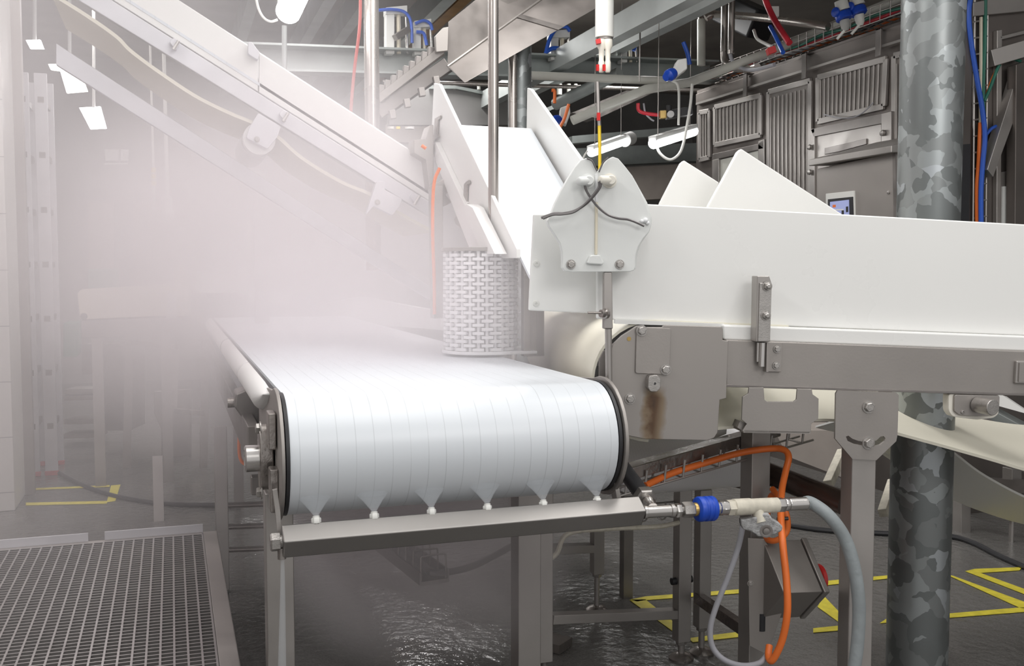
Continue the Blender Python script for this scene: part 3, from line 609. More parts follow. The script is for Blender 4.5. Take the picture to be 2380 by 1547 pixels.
nt.links.new(fac,cr_.inputs[0]); nt.links.new(cr_.outputs[0],b.inputs['Base Color'])
nt.links.new(mth('SUBTRACT',.7,mth('MULTIPLY',fac,.6)),b.inputs['Metallic'])
# belt on the head roller, upper run and sagging return run
HC=MF.hit(1523,889,0); HR=.152; BW=1.3
pr=[]
for k in range(0,21):
    a=math.radians(270-180*k/20); pr.append(HC+e2*.035+e1*(HR*math.cos(a))+e3*(HR*math.sin(a)))
pr+= [HC+e2*.035+e1*(.4*k)+e3*HR for k in (.4,.9)]
obj('carry_belt',MB().strip(pr,e2*BW,.007),'belt_cream',mc,ang=50)
ret=cr([MF.hit(x,y,.06) for x,y in ((1500,1003),(1600,1003),(1700,996),(1800,985),(1920,979),(2010,990),(2090,1012),(2200,1042),(2300,1070),(2420,1103),(2600,1130),(2800,1120))],6)
obj('return_belt',MB().strip(ret,e2*.42+e3*.1,.008),'belt_cream',mc,ang=50)
ret2=cr([MF.hit(x,y,.45) for x,y in ((2010,960),(2110,988),(2205,1046),(2290,1108),(2420,1172),(2600,1220),(2800,1210))],6)
obj('return_belt',MB().strip(ret2,e2*.35-e3*.10,.007),'board_white',mc,ang=50)
obj('belt_edge_strip',mp([(1430,742),(1683,752),(1683,760),(1430,752)],.03,.02),'board_white',mc)
# white skirt strip and boards
obj('skirt_strip',MB().prism(MF.poly([(1681,754),(2900,800),(2900,836),(1681,790)],.012),e2*.03),'board_white',mc,.006)
def board(name,pts,t,th,m='board_white',bv=.004,lab=None): return obj(name,mp(pts,t,th),m,mc,bv,lab)
board('side_board',[(1388,470),(1505,474),(1700,484),(2040,502),(2900,550),(2900,801),(1681,753),(1388,741)],.044,.02)
board('end_board',[(1240,497),(1400,497),(1400,729),(1229,721)],.075,.018,lab='shorter white end board fixed with screws')
for x,y in ((1247,612),(1246,705)): obj('screw',MB().lathe(MF.hit(x,y,.075),-e2,[(.0085,0),(.008,.002),(.003,.0025),(.003,.001)],18),'plastic_white',mc)
# clamp post with two nuts
cp=obj('clamp_post',mp([(1760,641),(1788,641),(1794,659),(1790,794),(1757,794)],-.03,.04),'steel',mc,.002)
obj('clamp_face',mp([(1766,657),(1794,659),(1790,793),(1762,793)],-.034,.006),'bolt_steel',cp,.001)
for x,y in ((1783,665),(1780,733)):
    p=MF.hit(x,y,-.034); obj('nut',MB().lathe(p,-e2,[(.013,0),(.013,.002)],20).hexa(p-e2*.002,-e2,.0105,.008,.4).lathe(p-e2*.009,-e2,[(.0075,0),(.007,.003),(.004,.0055)],16),'bolt_steel',cp)
hg=obj('hinge',mp([(1786,795),(1819,796),(1816,864),(1784,863)],-.008,.006),'steel_plate',mc,.001)
obj('hinge_lip',mp([(1782,796),(1788,795),(1786,864),(1781,864)],-.02,.02),'steel_plate',hg)
obj('hinge_pin',MB().cyl(MF.hit(1772,796,-.018),MF.hit(1770,851,-.018),.0085,seg=18).cyl(MF.hit(1762,796,-.012),MF.hit(1761,840,-.012),.004,seg=10),'chrome',hg)
for y in (811,849): mbolt(1806-(y>820)*2,y,-.009,.0075,hg)
# hanging bracket plate with a notch
hb=[(1741,900),(1775,900),(1777,928),(1783,933),(1845,933),(1851,928),(1853,903),(1887,904),(1889,916),(1903,926),(1902,974),(1886,984),(1885,1002),(1880,1007),(1730,1005),(1726,1001),(1736,985),(1724,975),(1726,922),(1739,914)]
br=obj('notched_bracket',mp(hb,-.016,.006),'steel_plate',mc,.001)
obj('bracket_fold',MB().prism(MF.poly([(1728,999),(1884,1003),(1884,1008),(1728,1005)],-.016),e2*.1),'steel_plate',br)
obj('bracket_side',mp([(1714,993),(1726,1001),(1737,984),(1720,978)],.0,.04),'steel_plate',br)
obj('roller_pulley',MB().cyl(MF.hit(1823,926,.3),MF.hit(1823,926,.42),.026,seg=28),'rubber_black',mc)
obj('pulley_mount',mp([(1797,902),(1851,904),(1851,922),(1797,920)],.44,.01),'steel',mc)
# leg plate with curved slot
outl=[(1947,907),(2083,912),(2089,918),(2086,1010),(2083,1025),(2037,1069),(1981,1066),(1941,1019),(1943,914)]
slot=[]
for x,y in ((1966,1014),(1972,1012),(1981,1019),(1995,1024),(2018,1027),(2037,1023),(2047,1014),(2054,1013),(2058,1018),(2056,1025),(2046,1033),(2030,1037),(2008,1036),(1985,1031),(1970,1024)): slot.append((x,y))
i0=7
ring_=outl[i0:]+outl[:i0]+[outl[i0]]
k0=min(range(len(slot)),key=lambda i:(slot[i][0]-outl[i0][0])**2+(slot[i][1]-outl[i0][1])**2)
hole=(slot[k0:]+slot[:k0]+[slot[k0]])[::-1]
lp=obj('leg_plate',mp(ring_+hole,-.01,.007),'steel_plate',mc)
mbolt(2018,945,-.01,.0125,lp,.2); mbolt(2018,1029,-.01,.0125,lp,.6)
lg=obj('leg',MB().prism([MF.hit(1981,1040,0)*1.0,MF.hit(2038,1040,0)]+[V((MF.hit(2038,1040,0).x,MF.hit(2038,1040,0).y,0)),V((MF.hit(1981,1040,0).x,MF.hit(1981,1040,0).y,0))],e2*.066),'steel',mc,.004)
p=MF.hit(1964,1507,.03); 
# shaft block at the right
sbk=obj('shaft_block',mp(rnd([(2205,915),(2324,918),(2321,962),(2310,971),(2270,975),(2214,968),(2205,955)],6),-.0,.03),'board_warm',mc,.002,label='cream plastic shaft block')
obj('block_face',mp(rnd([(2219,917),(2324,919),(2322,955),(2312,964),(2270,967),(2230,964),(2218,955)],5),-.008,.009),'steel_plate',sbk,.001)
p=MF.hit(2270,940,-.008); obj('shaft',MB().cyl(p,p-e2*.055+e1*.012,.021,seg=30),'bolt_steel',sbk,.002)
p=MF.hit(2237,957,-.008); obj('screw',MB().lathe(p,-e2,[(.005,0),(.005,.003),(.0025,.0035),(.0025,.001)],14),'bolt_steel',sbk)
ec=obj('end_clip',mp([(2363,838),(2420,839),(2420,893),(2360,891)],-.01,.012),'steel',mc,.003); obj('clip_face',mp([(2370,843),(2420,843),(2420,888),(2368,887)],-.014,.005),'steel_plate',ec)
# ---------------------------------------------------------------- white sensor head on its pole
sa=math.radians(-12.0); sp0=P(1412,780,2.5)
SF=Fr(sp0,(math.cos(sa),math.sin(sa),0),(-math.sin(sa),math.cos(sa),0),UZ)
sn=thing('whisker_sensor','white two-lobed plastic sensor head with crossed whiskers on a steel pole','sensor')
outl=[(1388,398),(1379,380),(1372,370),(1362,367),(1350,372),(1337,388),(1318,418),(1303,445),(1290,472),(1279,500),(1272,512),(1276,525),(1290,546),(1302,565),(1307,585),(1308,608),(1307,622),(1313,629),(1330,632),(1465,631),(1474,628),(1477,617),(1476,608),(1478,590),(1484,572),(1496,553),(1509,538),(1514,520),(1510,502),(1500,470),(1487,440),(1470,408),(1452,385),(1437,368),(1424,364),(1412,370),(1400,385),(1392,398)]
obj('shell',MB().prism(SF.poly(outl,-.012),SF.e2*.028),'sensor_white',sn,.005,seg=3)
obj('back_shell',MB().prism(SF.poly([(1375,385),(1392,404),(1412,376),(1424,366),(1437,370),(1474,414),(1505,470),(1516,505),(1515,522),(1510,538),(1490,566),(1482,590),(1478,625),(1465,631),(1330,631),(1320,560)],.016),SF.e2*.012),'sensor_white',sn,.004)
def sbx(name,pts,t,th,m,par=sn,bv=.002): return obj(name,MB().prism(SF.poly(pts,t),SF.e2*th),m,par,bv)
sbx('centre_rod',[(1384,470),(1390,470),(1389,592),(1383,592)],-.018,.008,'cream')
sbx('rod_foot',[(1371,594),(1378,592),(1395,592),(1404,610),(1401,615),(1370,613),(1364,611)],-.022,.012,'sensor_white',bv=.004)
sbx('seam_bead',[(1383,404),(1390,402),(1390,470),(1384,470)],-.0155,.005,'link_white')
for x,y,x2,y2 in ((1365,421,1349,421),(1416,420,1399,418)):
    p=SF.hit(x,y,-.012); r_=.0165
    kn=obj('whisker_boss',MB().lathe(p,-SF.e2,[(.0185,0),(.0185,.003),(.013,.004),(.0125,.022),(.01,.026)],24),'board_warm' if x>1400 else 'sensor_white',sn)
    a=p-SF.e2*.012+SF.e1*.003; q=SF.hit(x2,y2,-.04)-SF.e1*.006; obj('elbow_cap',MB().lathe(q,a-q,[(.007,0),(.0098,.002),(.0112,.006),(.0118,(a-q).length)],20),'board_warm' if x>1400 else 'sensor_white',kn)
def wire(pts,t,r,lab=None,n='whisker'): return obj(n,MB().tube(cr([SF.hit(x,y,t-.004*0) for x,y in pts],8),r,8),'wire_grey',sn,label=lab)
wire([(1396,420),(1395,434),(1380,455),(1360,475),(1335,490),(1308,496),(1288,496),(1258,506)],-.04,.0034)
wire([(1392,422),(1391,435),(1377,455),(1356,477),(1333,493),(1306,498),(1285,499),(1262,508)],-.043,.0028)
wire([(1358,428),(1364,445),(1376,464),(1392,483),(1413,499),(1436,507),(1460,510),(1480,517),(1497,525)],-.03,.0032)
wire([(1364,368),(1376,374),(1384,390),(1388,398)],-.018,.0022,n='feeler'); wire([(1414,366),(1403,376),(1396,390),(1392,400)],-.018,.0022,n='feeler')
for x,y in ((1327,614),(1440,614)):
    p=SF.hit(x,y,-.013); obj('bolt',MB().bolt(p,-SF.e2,.0088,.5),'bolt_steel',sn)
obj('bead_drip',MB().sphere(SF.hit(1500,512,-.014),.007).sphere(SF.hit(1492,514,-.016),.005).sphere(SF.hit(1505,518,-.014),.005),'link_white',sn)
a=SF.hit(1413,632,.0); b=SF.hit(1413,764,0)
obj('pole_flat',MB().prism(SF.poly([(1403,632),(1423,632),(1425,764),(1402,764)],-.008),SF.e2*.016),'steel',sn,.003)
obj('pole_rod',MB().cyl(SF.hit(1414,764,0),SF.hit(1416,960,0),.0088,seg=18),'steel',sn)
cl=obj('clamp_screw',MB().lathe(SF.hit(1411,728,-.012),-SF.e1*.9-SF.e2*.45,[(.013,0),(.013,.008),(.010,.01),(.010,.02)],18),'steel_wet',sn)
obj('clamp_lever',MB().cyl(SF.hit(1398,727,-.02),SF.hit(1366,726,-.02),.0032,seg=10),'steel_wet',cl)
# white triangular boards standing behind the guard
one('chute_board',mp([(1525,500),(1535,470),(1582,379),(1590,372),(1672,424),(1640,510)],.50,.02),'board_white','smaller white triangular board behind the tall white guard','board',bevel=.004)
one('chute_board',mp([(1636,500),(1648,475),(1714,353),(1723,345),(1960,499),(1960,515),(1636,515)],.32,.02),'board_white','larger white triangular board behind the tall white guard','board',bevel=.004)
# ================================================================ left rising conveyor
LY=3.79; LF=WF(LY)
lc=thing('rising_conveyor','long white sided conveyor slanting up through the steam','conveyor')
def lp_(pts,dy,th): return MB().prism(WF(LY+dy).poly(pts,0),(0,th,0))
def L1(x,off): return (x, 373+.646*(x-990)+off)
def band(x0,x1,o0,o1): return [L1(x0,o0),L1(x1,o0),L1(x1,o1),L1(x0,o1)]
obj('side_board',lp_([L1(602,0),L1(1004,0),L1(1004,88),L1(602,92)],0,.02),'board_white',lc,.003)
obj('side_board',lp_([L1(160,-4),L1(600,0),L1(600,92),L1(160,98)],0.002,.02),'board_white',lc,.003)
obj('far_board',lp_(band(160,1000,-2,60),.52,.02),'board_white',lc,.003)
obj('belt',MB().strip([WF(LY).hit(*L1(150,80)),WF(LY).hit(*L1(1000,74))],(0,.5,0),.01),'belt_white',lc)
obj('side_rail',lp_([L1(150,100),L1(1004,90),L1(1004,124),L1(150,150)],-.012,.03),'ladder_alu',lc,.003)  # rails and brackets take a paler colour to imitate haze over them
obj('lower_rail',lp_([(130,100),(1004,668),(1004,700),(130,150)],.1,.03),'ladder_alu',lc,.003)
def lb(pts,n='bracket',dy=-.04,m='ladder_alu',th=.03): return obj(n,lp_(rnd(pts,5),dy,th),m,lc,.002)
b=lb([(577,96),(586,98),(604,122),(600,140),(576,125)],'splice_clip')
b=lb([(600,262),(653,294),(645,318),(622,346),(575,322),(573,318),(580,295)],'roller_bracket'); obj('bolt',MB().bolt(WF(LY-.041).hit(597,324),(0,-1,0),.008),'bolt_steel',b)
obj('return_roller',MB().cyl(WF(LY-.01).hit(603,322),WF(LY-.01).hit(603,322)+V((0,.5,0)),.058,seg=28),'board_white',lc)
b=lb([(876,420),(895,422),(893,440),(935,462),(928,480),(912,500),(868,478),(850,500),(862,462)],'roller_bracket'); obj('bolt',MB().bolt(WF(LY-.041).hit(877,470),(0,-1,0),.008),'bolt_steel',b)
for x,y in ((660,262),(965,455),(405,95)):
    h=lb([(x-12,y+2),(x-3,y-8),(x+14,y+1),(x+4,y+22)],'hinge'); obj('hinge_pin',MB().cyl(WF(LY-.05).hit(x+10,y),WF(LY-.05).hit(x-2,y+20),.006,seg=10),'chrome',h)
ret=[WF(LY).hit(v.x,v.y) for v in cr([V((a,b,0)) for a,b in ((120,-10),(200,40),(268,88),(300,120),(360,165),(450,225),(530,265),(590,290),(640,318),(700,370),(790,425),(860,455),(930,500),(1004,540))],5)]
obj('return_belt',MB().strip(ret,(0,.5,0),.012),'belt_cream',lc,ang=60)
one('leg_stand',MB().bar(P(605,395,5.2),P(611,900,5.2),.07,.07,up=(0,1,0)),'joist','misty steel leg under the slanting white conveyor','leg stand')
# ================================================================ centre chute conveyor coming down towards the viewer
cc=thing('chute_conveyor','steep white chute conveyor with pointed side boards behind the link drum','conveyor')
XA=.985; XB=1.30
CA=WX(XA); CB=WX(XB)
obj('side_board',MB().prism(CA.poly([(1008,193),(1020,195),(1140,450),(1200,578),(1200,600),(1120,600),(1100,560),(1012,350),(1003,300)],0),(.014,0,0)),'board_white',cc,.003)
obj('side_board',MB().prism(CB.poly([(1225,204),(1233,207),(1350,372),(1420,470),(1420,720),(1330,720),(1221,420)],0),(.014,0,0)),'board_white',cc,.003)
bt=[P(1062,286,3.85),P(1112,560,2.98)]
zt=PA(1064,290,0,XA+.016); zb=PA(1262,705,0,XA+.016)
prf=[zt+V((0,.09,-.16)),zt+V((0,.075,-.05)),zt+V((0,.04,-.012)),zt,zb]
obj('belt',MB().strip(prf,(XB-XA-.03,0,0),-.01),'belt_white',cc)
obj('board_foot',MB().prism(WX(XA-.02).poly([(1003,350),(1012,330),(1070,455),(1140,600),(1100,600),(1060,500)],0),(.02,0,0)),'board_white',cc,.002)
obj('board_foot',MB().prism(WX(XA-.05).poly([(1073,480),(1085,474),(1098,482),(1150,590),(1120,590)],0),(.04,0,0)),'board_white',cc,.002)
for pts in ([(1019,270),(1023,268),(1022,276),(1017,279),(1015,312),(1020,318),(1012,322),(998,340),(990,355),(994,330),(1008,312),(1010,276)],
            [(1083,422),(1089,418),(1091,426),(1085,430),(1084,470),(1088,474),(1076,482),(1075,505),(1083,520),(1072,531),(1058,520),(1055,508),(1062,498),(1062,480),(1076,470),(1078,428)]):
    obj('latch_bracket',MB().prism(WX(XA-.008).poly(pts,0),(.006,0,0)),'steel',cc,.001)
obj('motor_box',MB().prism(WF(3.72).poly([(962,325),(990,322),(1000,290),(1008,290),(1008,420),(998,440),(990,372),(962,355)],0),(0,.1,0)),'steel',cc,.003)
obj('shaft_knuckle',MB().prism(WF(3.6).poly([(1012,425),(1040,412),(1052,440),(1035,452),(1052,470),(1030,480),(1012,470)],0),(0,.06,0)),'steel',cc,.003)
obj('frame_leg',MB().prism(WF(3.55).poly([(1003,430),(1030,430),(1030,740),(1008,740)],0),(0,.05,0)),'steel',cc,.003)
one('cable',MB().tube(cr([P(980,338,3.5),P(990,345,3.5)]),.006,8),'cable_orange','short orange cable end by the left pointed board','cable')
one('cable',MB().tube(cr([P(1022,390,3.45),P(1010,420,3.45),P(1006,470,3.45),P(1006,560,3.45),P(1009,640,3.45),P(1010,730,3.45)]),.006,8),'cable_orange','orange cable hanging down beside the chute leg in the steam','cable')
# ================================================================ steel trough and toothed rail overhead
tr=thing('overhead_trough','large weathered stainless trough rising to the right overhead','trough')
def pz(px,py,d): return P(px,py,d)
A=[(1041,52),(1040,155),(1079,193),(1098,186)]
n_=[P(1041,50,5.0),P(1039,155,5.0),P(1080,193,4.9),P(1180,130,5.3)]
ft_=[P(1200,-78,5.4),P(1290,-25,5.4),P(1420,0,5.3),P(1520,-60,5.7)]
obj('body',MB().loft([n_,[n_[i].lerp(ft_[i],.5) for i in range(4)],ft_]),'trough_steel',tr,.004)
obj('seam_fold',MB().tube([n_[1]+V((0,-.006,0)),ft_[1]+V((0,-.006,0))],.006,8),'steel',tr)
obj('joint_band',MB().prism([n_[1].lerp(ft_[1],.62),n_[1].lerp(ft_[1],.66),n_[2].lerp(ft_[2],.66),n_[2].lerp(ft_[2],.62)],(0,-.008,0)),'steel_dark',tr)
rk=thing('toothed_rail','dark toothed steel rail joining the low end of the overhead trough','rail')
obj('rail',MB().bar(P(880,232,5.0),P(1028,118,5.0),.05,.04),'steel_plate',rk,.003)
obj('under_rail',MB().bar(P(880,262,5.02),P(1042,150,5.02),.05,.07),'steel_dark',rk,.003)
for i in range(9):
    f_=i/8.6; x=888+f_*122; y=214-f_*94; obj('tooth',MB().bar(P(x,y+6,5.0),P(x+2,y-16,5.0),.04,.035,up=(0,1,0)),'steel_dark',rk,.002)
for i in range(4): x=910+i*34; y=262-i*26; obj('roller_lug',MB().bar(P(x,y-6,4.97),P(x+4,y+14,4.97),.03,.03,up=(0,1,0)),'steel_dark',rk,.002)
obj('end_plate',MB().prism(WF(P(1030,100,4.95).y).poly([(1012,84),(1030,64),(1043,62),(1041,118),(1014,121)],0),(0,.03,0)),'steel_plate',rk,.003)
p=P(1208,200,5.3); one('support_column',MB().cyl((p.x,p.y,0),(p.x,p.y,P(1208,105,5.3).z),.062,seg=30),'galvanised','mottled galvanised column under the overhead trough','column')
p=P(1192,200,5.22); one('support_column',MB().cyl((p.x,p.y,0),(p.x,p.y,P(1192,128,5.22).z),.022,seg=24),'pipe_steel','shiny steel tube beside the mottled column under the trough','column')
p=P(864,150,4.6); one('stainless_post',MB().cyl((p.x,p.y,1.3),(p.x,p.y,3.72),.034,seg=28),'pipe_steel','stout stainless post left of the toothed rail','post')
one('hanging_hose',MB().tube(cr([P(838,-30,4.4),P(836,60,4.4),P(824,160,4.4),P(816,250,4.4),P(812,330,4.4)]),.007,8),'hose_red','dull red hose hanging left of the stout stainless post','hose')
one('hanging_rod',MB().cyl(P(661,60,5.0),P(661,190,5.0),.013,seg=10),'joist','pale rod hanging below the big bright tube lamp','rod')
# ---------------------------------------------------------------- pneumatic cylinders on the channel beam
def hs(px,d,r,m,lab,cat='hose'): return one('air_hose',MB().tube(cr([P(x,y,d) for x,y in px],6),r,8),m,lab,cat)
def pneu(x,y0,w,lab,hoses):
    t=thing('pneumatic_cylinder',lab,'cylinder','pneumatic cylinders on the channel beam')
    f=WF(6.80); s=(f.hit(x+1,90)-f.hit(x,90)).length; y1=112+40*(x-560)/1090-.5
    obj('barrel',MB().prism(f.poly([(x-w/2,y0+10),(x-w*.1,y0+10),(x-w*.1,y1),(x-w/2,y1)],0),(0,.07,0)),'plastic_white',t,.004)
    obj('barrel',MB().cyl(f.hit(x+w*.08,y0+10,.03),f.hit(x+w*.1,y1,.03),w*.1*s,seg=14),'cream',t)
    obj('head_block',MB().prism(f.poly([(x-w/2,y0),(x+w*.5,y0-5),(x+w*.5,y0+14),(x-w/2,y0+16)],-.01),(0,.09,0)),'plastic_white',t,.004)
    obj('rod',MB().cyl(f.hit(x+w*.42,y0+12,.03),f.hit(x+w*.5,y1,.03),w*.07*s,seg=10),'chrome',t)
    if x==922: obj('gripper_arm',MB().bar(f.hit(918,88,-.05),f.hit(948,68,-.02),.05,.04),'steel_dark',t,.003)
    for pts,r in hoses: obj('air_hose',MB().tube(cr([f.hit(a,b,-.03) for a,b in pts],6),r,8),'cable_blue',t,label='blue air hose')
pneu(922,17,50,'largest white pneumatic cylinder, beside the stout stainless post',[([(880,24),(910,22),(940,28),(955,50),(958,100)],.011)])
pneu(983,48,40,'white pneumatic cylinder left of the low end of the trough',[([(965,55),(985,48),(1000,55),(1005,70)],.011),([(968,74),(985,78),(992,105)],.012)])
pneu(1303,72,44,'pneumatic cylinder between the trough and the hanging white cylinder',[([(1325,72),(1315,62),(1295,65),(1278,90),(1268,125)],.014),([(1268,122),(1285,112),(1305,115),(1319,132)],.015)])
pneu(1462,88,36,'pneumatic cylinder right of the hanging white cylinder',[([(1420,78),(1445,70),(1468,78),(1478,100),(1472,118)],.014)])
hs([(1588,98),(1598,125),(1603,150)],6.6,.014,'cable_blue','blue air hose left of the white drop pipe')
# hanging white filter with valves and yellow hose
wf=thing('filter_housing','white upright filter cylinder hanging with red tapped outlets','filter')
obj('vessel',MB().cyl(P(1405,-60,5),P(1405,88,5),.0455,seg=32),'plastic_white',wf,.003)
obj('band_clip',MB().cyl(P(1406,84,5),P(1406,93,5),.04,seg=24),'steel_dark',wf)
for x,dx in ((1398,-1),(1413,1)):
    o_=obj('outlet',MB().lathe(P(x,92,4.97),(0,0,-1),[(.022,0),(.024,.03),(.014,.05),(.012,.1),(.015,.11),(.015,.15),(.01,.16)],14),'board_warm',wf)
    obj('tap_handle',MB().bar(P(x-9,150,4.93),P(x-9,165,4.93),.012,.012,up=(0,1,0)),'plastic_red',o_)
obj('tap_handle',MB().bar(P(1385,98,4.94),P(1396,96,4.94),.03,.022),'plastic_red',wf)
one('drop_pipe',MB().tube([P(1389,190,5.0),P(1391,260,5.0),P(1393,292,5.0)],.009,10),'steel','thin steel drop pipe above the yellow hose','pipe')
one('red_tap',MB().bar(P(1391,262,4.97),P(1391,280,4.97),.014,.014,up=(0,1,0)),'plastic_red','small red tap on the thin drop pipe','tap')
one('yellow_hose',MB().tube([P(1393,292,5.0),P(1394,340,5.0),P(1394,420,5.0)],.0085,10),'plastic_yellow','yellow hose dropping behind the white sensor head','hose')
# junction boxes with blue plugs
def plugbox(pts,d,plug,lab):
    t=thing('socket_box',lab,'socket box'); f=VF(d)
    obj('box',MB().prism(f.poly(pts,0),FH*.1),'plastic_grey' if d>6 else 'plastic_white',t,.008)
    obj('plug',MB().lathe(P(*plug,d-.03),RT*-.6-UZ*.4-FH*.5,[(.03,-.02),(.036,.0),(.036,.03),(.03,.035),(.022,.06)],18),'plastic_blue',t); return t
plugbox([(1575,138),(1597,134),(1598,160),(1590,165),(1566,185),(1565,165)],6.0,(1561,172),'light grey socket box with blue plug beside the channel beam')
plugbox([(1302,250),(1324,242),(1326,262),(1316,290),(1300,280)],6.0,(1294,281),'grey socket box with blue plug beside the right chute board')
hs([(1282,210),(1289,212),(1289,240)],6.2,.01,'cable_orange','short orange hose under the far beam','hose'); hs([(1322,242),(1312,275),(1300,298)],5.9,.01,'cable_orange','orange cable across the grey socket box','cable')
hs([(1483,240),(1484,255),(1495,262),(1520,266),(1532,267)],6.6,.012,'cable_red','red air hose hooking down behind the tube lamps'); hs([(1496,240),(1500,262),(1512,276),(1520,281)],6.7,.006,'cable_grey','thin grey hose beside the red hooked hose')
vbk=thing('valve_block','black and brass air valve block left of the cabin corner','valve block')
obj('body',MB().bar(P(1548,268,6.6),P(1608,258,6.6),.09,.05),'rubber_black',vbk,.004); obj('brass_end',MB().bar(P(1533,267,6.55),P(1548,266,6.55),.05,.05),'brass',vbk,.003); obj('gauge',MB().lathe(P(1558,266,6.5),-FH,[(.022,0),(.022,.02),(.019,.021)],18),'label_white',vbk); obj('knob',MB().cyl(P(1555,262,6.55),P(1555,245,6.55),.018,seg=14),'rubber_black',vbk)
# ---------------------------------------------------------------- tube lamps
def tlamp(a,b,r,lab,cap='lamp_housing',glow='lamp_glow'):
    t=thing('tube_lamp',lab,'lamp','tube lamps'); d=(b-a).normalized()
    obj('diffuser',MB().lathe(a,d,[(r*.75,0),(r,.02),(r,(b-a).length-.02),(r*.75,(b-a).length)],20),glow,t)
    obj('housing',MB().bar(a+UZ*r*.9,b+UZ*r*.9,r*1.6,r*.9),'lamp_housing',t,.004)
    for u in (.12,.88):
        q=a.lerp(b,u)+UZ*r; obj('hanger_rod',MB().cyl(q,(q.x,q.y,3.72),.003,seg=6),'steel',t)
    return t
t=tlamp(P(1372,354,6.9),P(1452,326,7.5),.034,'bright tube lamp nearest the white sensor head, grey end cap'); obj('end_cap',MB().cyl(P(1452,326,7.45),P(1466,321,7.55),.05,seg=20),'plastic_grey',t)
t=tlamp(P(1516,334,6.2),P(1614,304,6.9),.034,'bright tube lamp beside the cabin corner with looping cable')
one('lamp_cable',MB().tube(cr([P(x,y,6.3) for x,y in ((1526,340),(1533,355),(1548,368),(1562,370),(1578,358),(1588,335),(1597,290),(1605,240),(1609,195))]),.009,8),'cable_white','white cable looping under the tube lamp by the cabin','cable')
one('lamp_cable',MB().tube(cr([P(x,y,6.7) for x,y in ((1366,350),(1358,362),(1350,380))]),.006,8),'cable_white','thin white cable at the end of the tube lamp nearest the sensor','cable')
one('lamp_cable',MB().tube(cr([P(x,y,6.3) for x,y in ((1560,186),(1576,200),(1578,250),(1577,290))]),.008,8),'cable_white','white cable tied round the pipe above the cabin corner','cable')
one('hanger_wire',MB().cyl(P(1489,-20,6.3),P(1486,190,6.3),.005,seg=6),'steel','long thin rod dropping from the roof to the level pale pipe','wire')
t=tlamp(P(668,32,4.5),P(715,-75,4.1),.055,'big glowing tube lamp in the steam above the slanting conveyor')
one('lamp_cable',MB().tube(cr([P(x,y,4.5) for x,y in ((593,-30),(598,10),(610,38),(628,50),(645,46))]),.006,8),'cable_white','white cable looping left of the big glowing tube lamp','cable')
for i,(pts,d,g) in enumerate((([(60,93),(92,92),(100,113),(70,113)],6.6,'lamp_glow'),([(112,149),(178,146),(202,212),(155,216),(140,165),(118,162)],7.0,'lamp_glow_warm'),([(184,250),(232,247),(246,298),(210,300)],7.6,'lamp_glow'))):
    t=thing('ceiling_lamp','glowing rectangular ceiling lamp in the steam, '+('topmost of three above the ladder','warm one in the middle of three','lowest of three right of the ladder')[i],'lamp','glowing ceiling lamps in the steam')
    f=VF(d); obj('glow_panel',MB().prism(f.poly(pts,0),FH*.02),g,t)
    c=sum(pts[k][0] for k in range(4))/4; obj('stem',MB().cyl(f.hit(c,pts[0][1]),f.hit(c,-60),.012,seg=8),'lamp_housing',t)
# ---------------------------------------------------------------- pipes and trays above the cabin
def pip(px,r,m,lab,cat='pipe'): return one('pipe_run',MB().tube(cr([P(x,y,d*K) for x,y,d in px],6),r*K,14),m,lab,cat)
dp=thing('drop_pipe','white upright pipe with steel bend left of the stainless riser pipes','pipe'); obj('tube',MB().cyl(P(1630,152,7.4),P(1630,45,7.4),.03,seg=18),'pipe_white',dp); obj('collar',MB().cyl(P(1630,48,7.4),P(1634,-30,7.4),.025,seg=18),'pipe_steel',dp)
pip([(1640,42,5.1),(1650,36,5.1),(1668,33,5.1),(1760,40,4.9),(1880,55,4.5),(1925,62,4.4)],.018,'pipe_steel','stainless pipe bending right from the white upright pipe')
pip([(1685,-40,4.9),(1684,60,4.9),(1683,130,4.9),(1688,148,4.88),(1705,158,4.85),(1740,160,4.7),(1760,155,4.6)],.017,'pipe_steel','stainless riser pipe curving onto the cabin roof, left of the pair')
pip([(1702,-40,4.85),(1700,60,4.85),(1699,125,4.85)],.016,'pipe_steel','straight stainless riser pipe, right of the pair')
pip([(1697,125,4.8),(1702,140,4.8),(1718,155,4.75),(1750,162,4.6),(1800,150,4.45)],.009,'cable_grey','bundle of grey cables leaving the riser pipe','cable')
pip([(1770,-30,4.6),(1785,15,4.55),(1805,55,4.5),(1835,100,4.4)],.014,'cable_red','thick red hose slanting down to the cabin roof','hose')
pip([(1790,62,4.5),(1800,80,4.45),(1812,105,4.4),(1820,122,4.35)],.01,'cable_blue','blue hose beside the thick red hose','hose')
pip([(1752,70,4.6),(1760,90,4.55),(1780,102,4.5),(1793,108,4.45)],.007,'cable_white','white cable left of the thick red hose','cable')
db=thing('dark_machine','dark machinery with hoses above the cabin roof','machine'); obj('body',MB().bar(P(1690,20,7.9),P(1775,60,7.6),.25,.22),'rubber_black',db,.02); obj('body_plate',MB().bar(P(1640,10,8.0),P(1700,5,7.9),.2,.11),'steel_dark',db,.01)
one('junction_box',MB().prism(VF(6.6).poly([(1790,14),(1811,14),(1811,38),(1792,38)],0),FH*.06),'plastic_white','white junction box beside the thick red hose','box',bevel=.003)
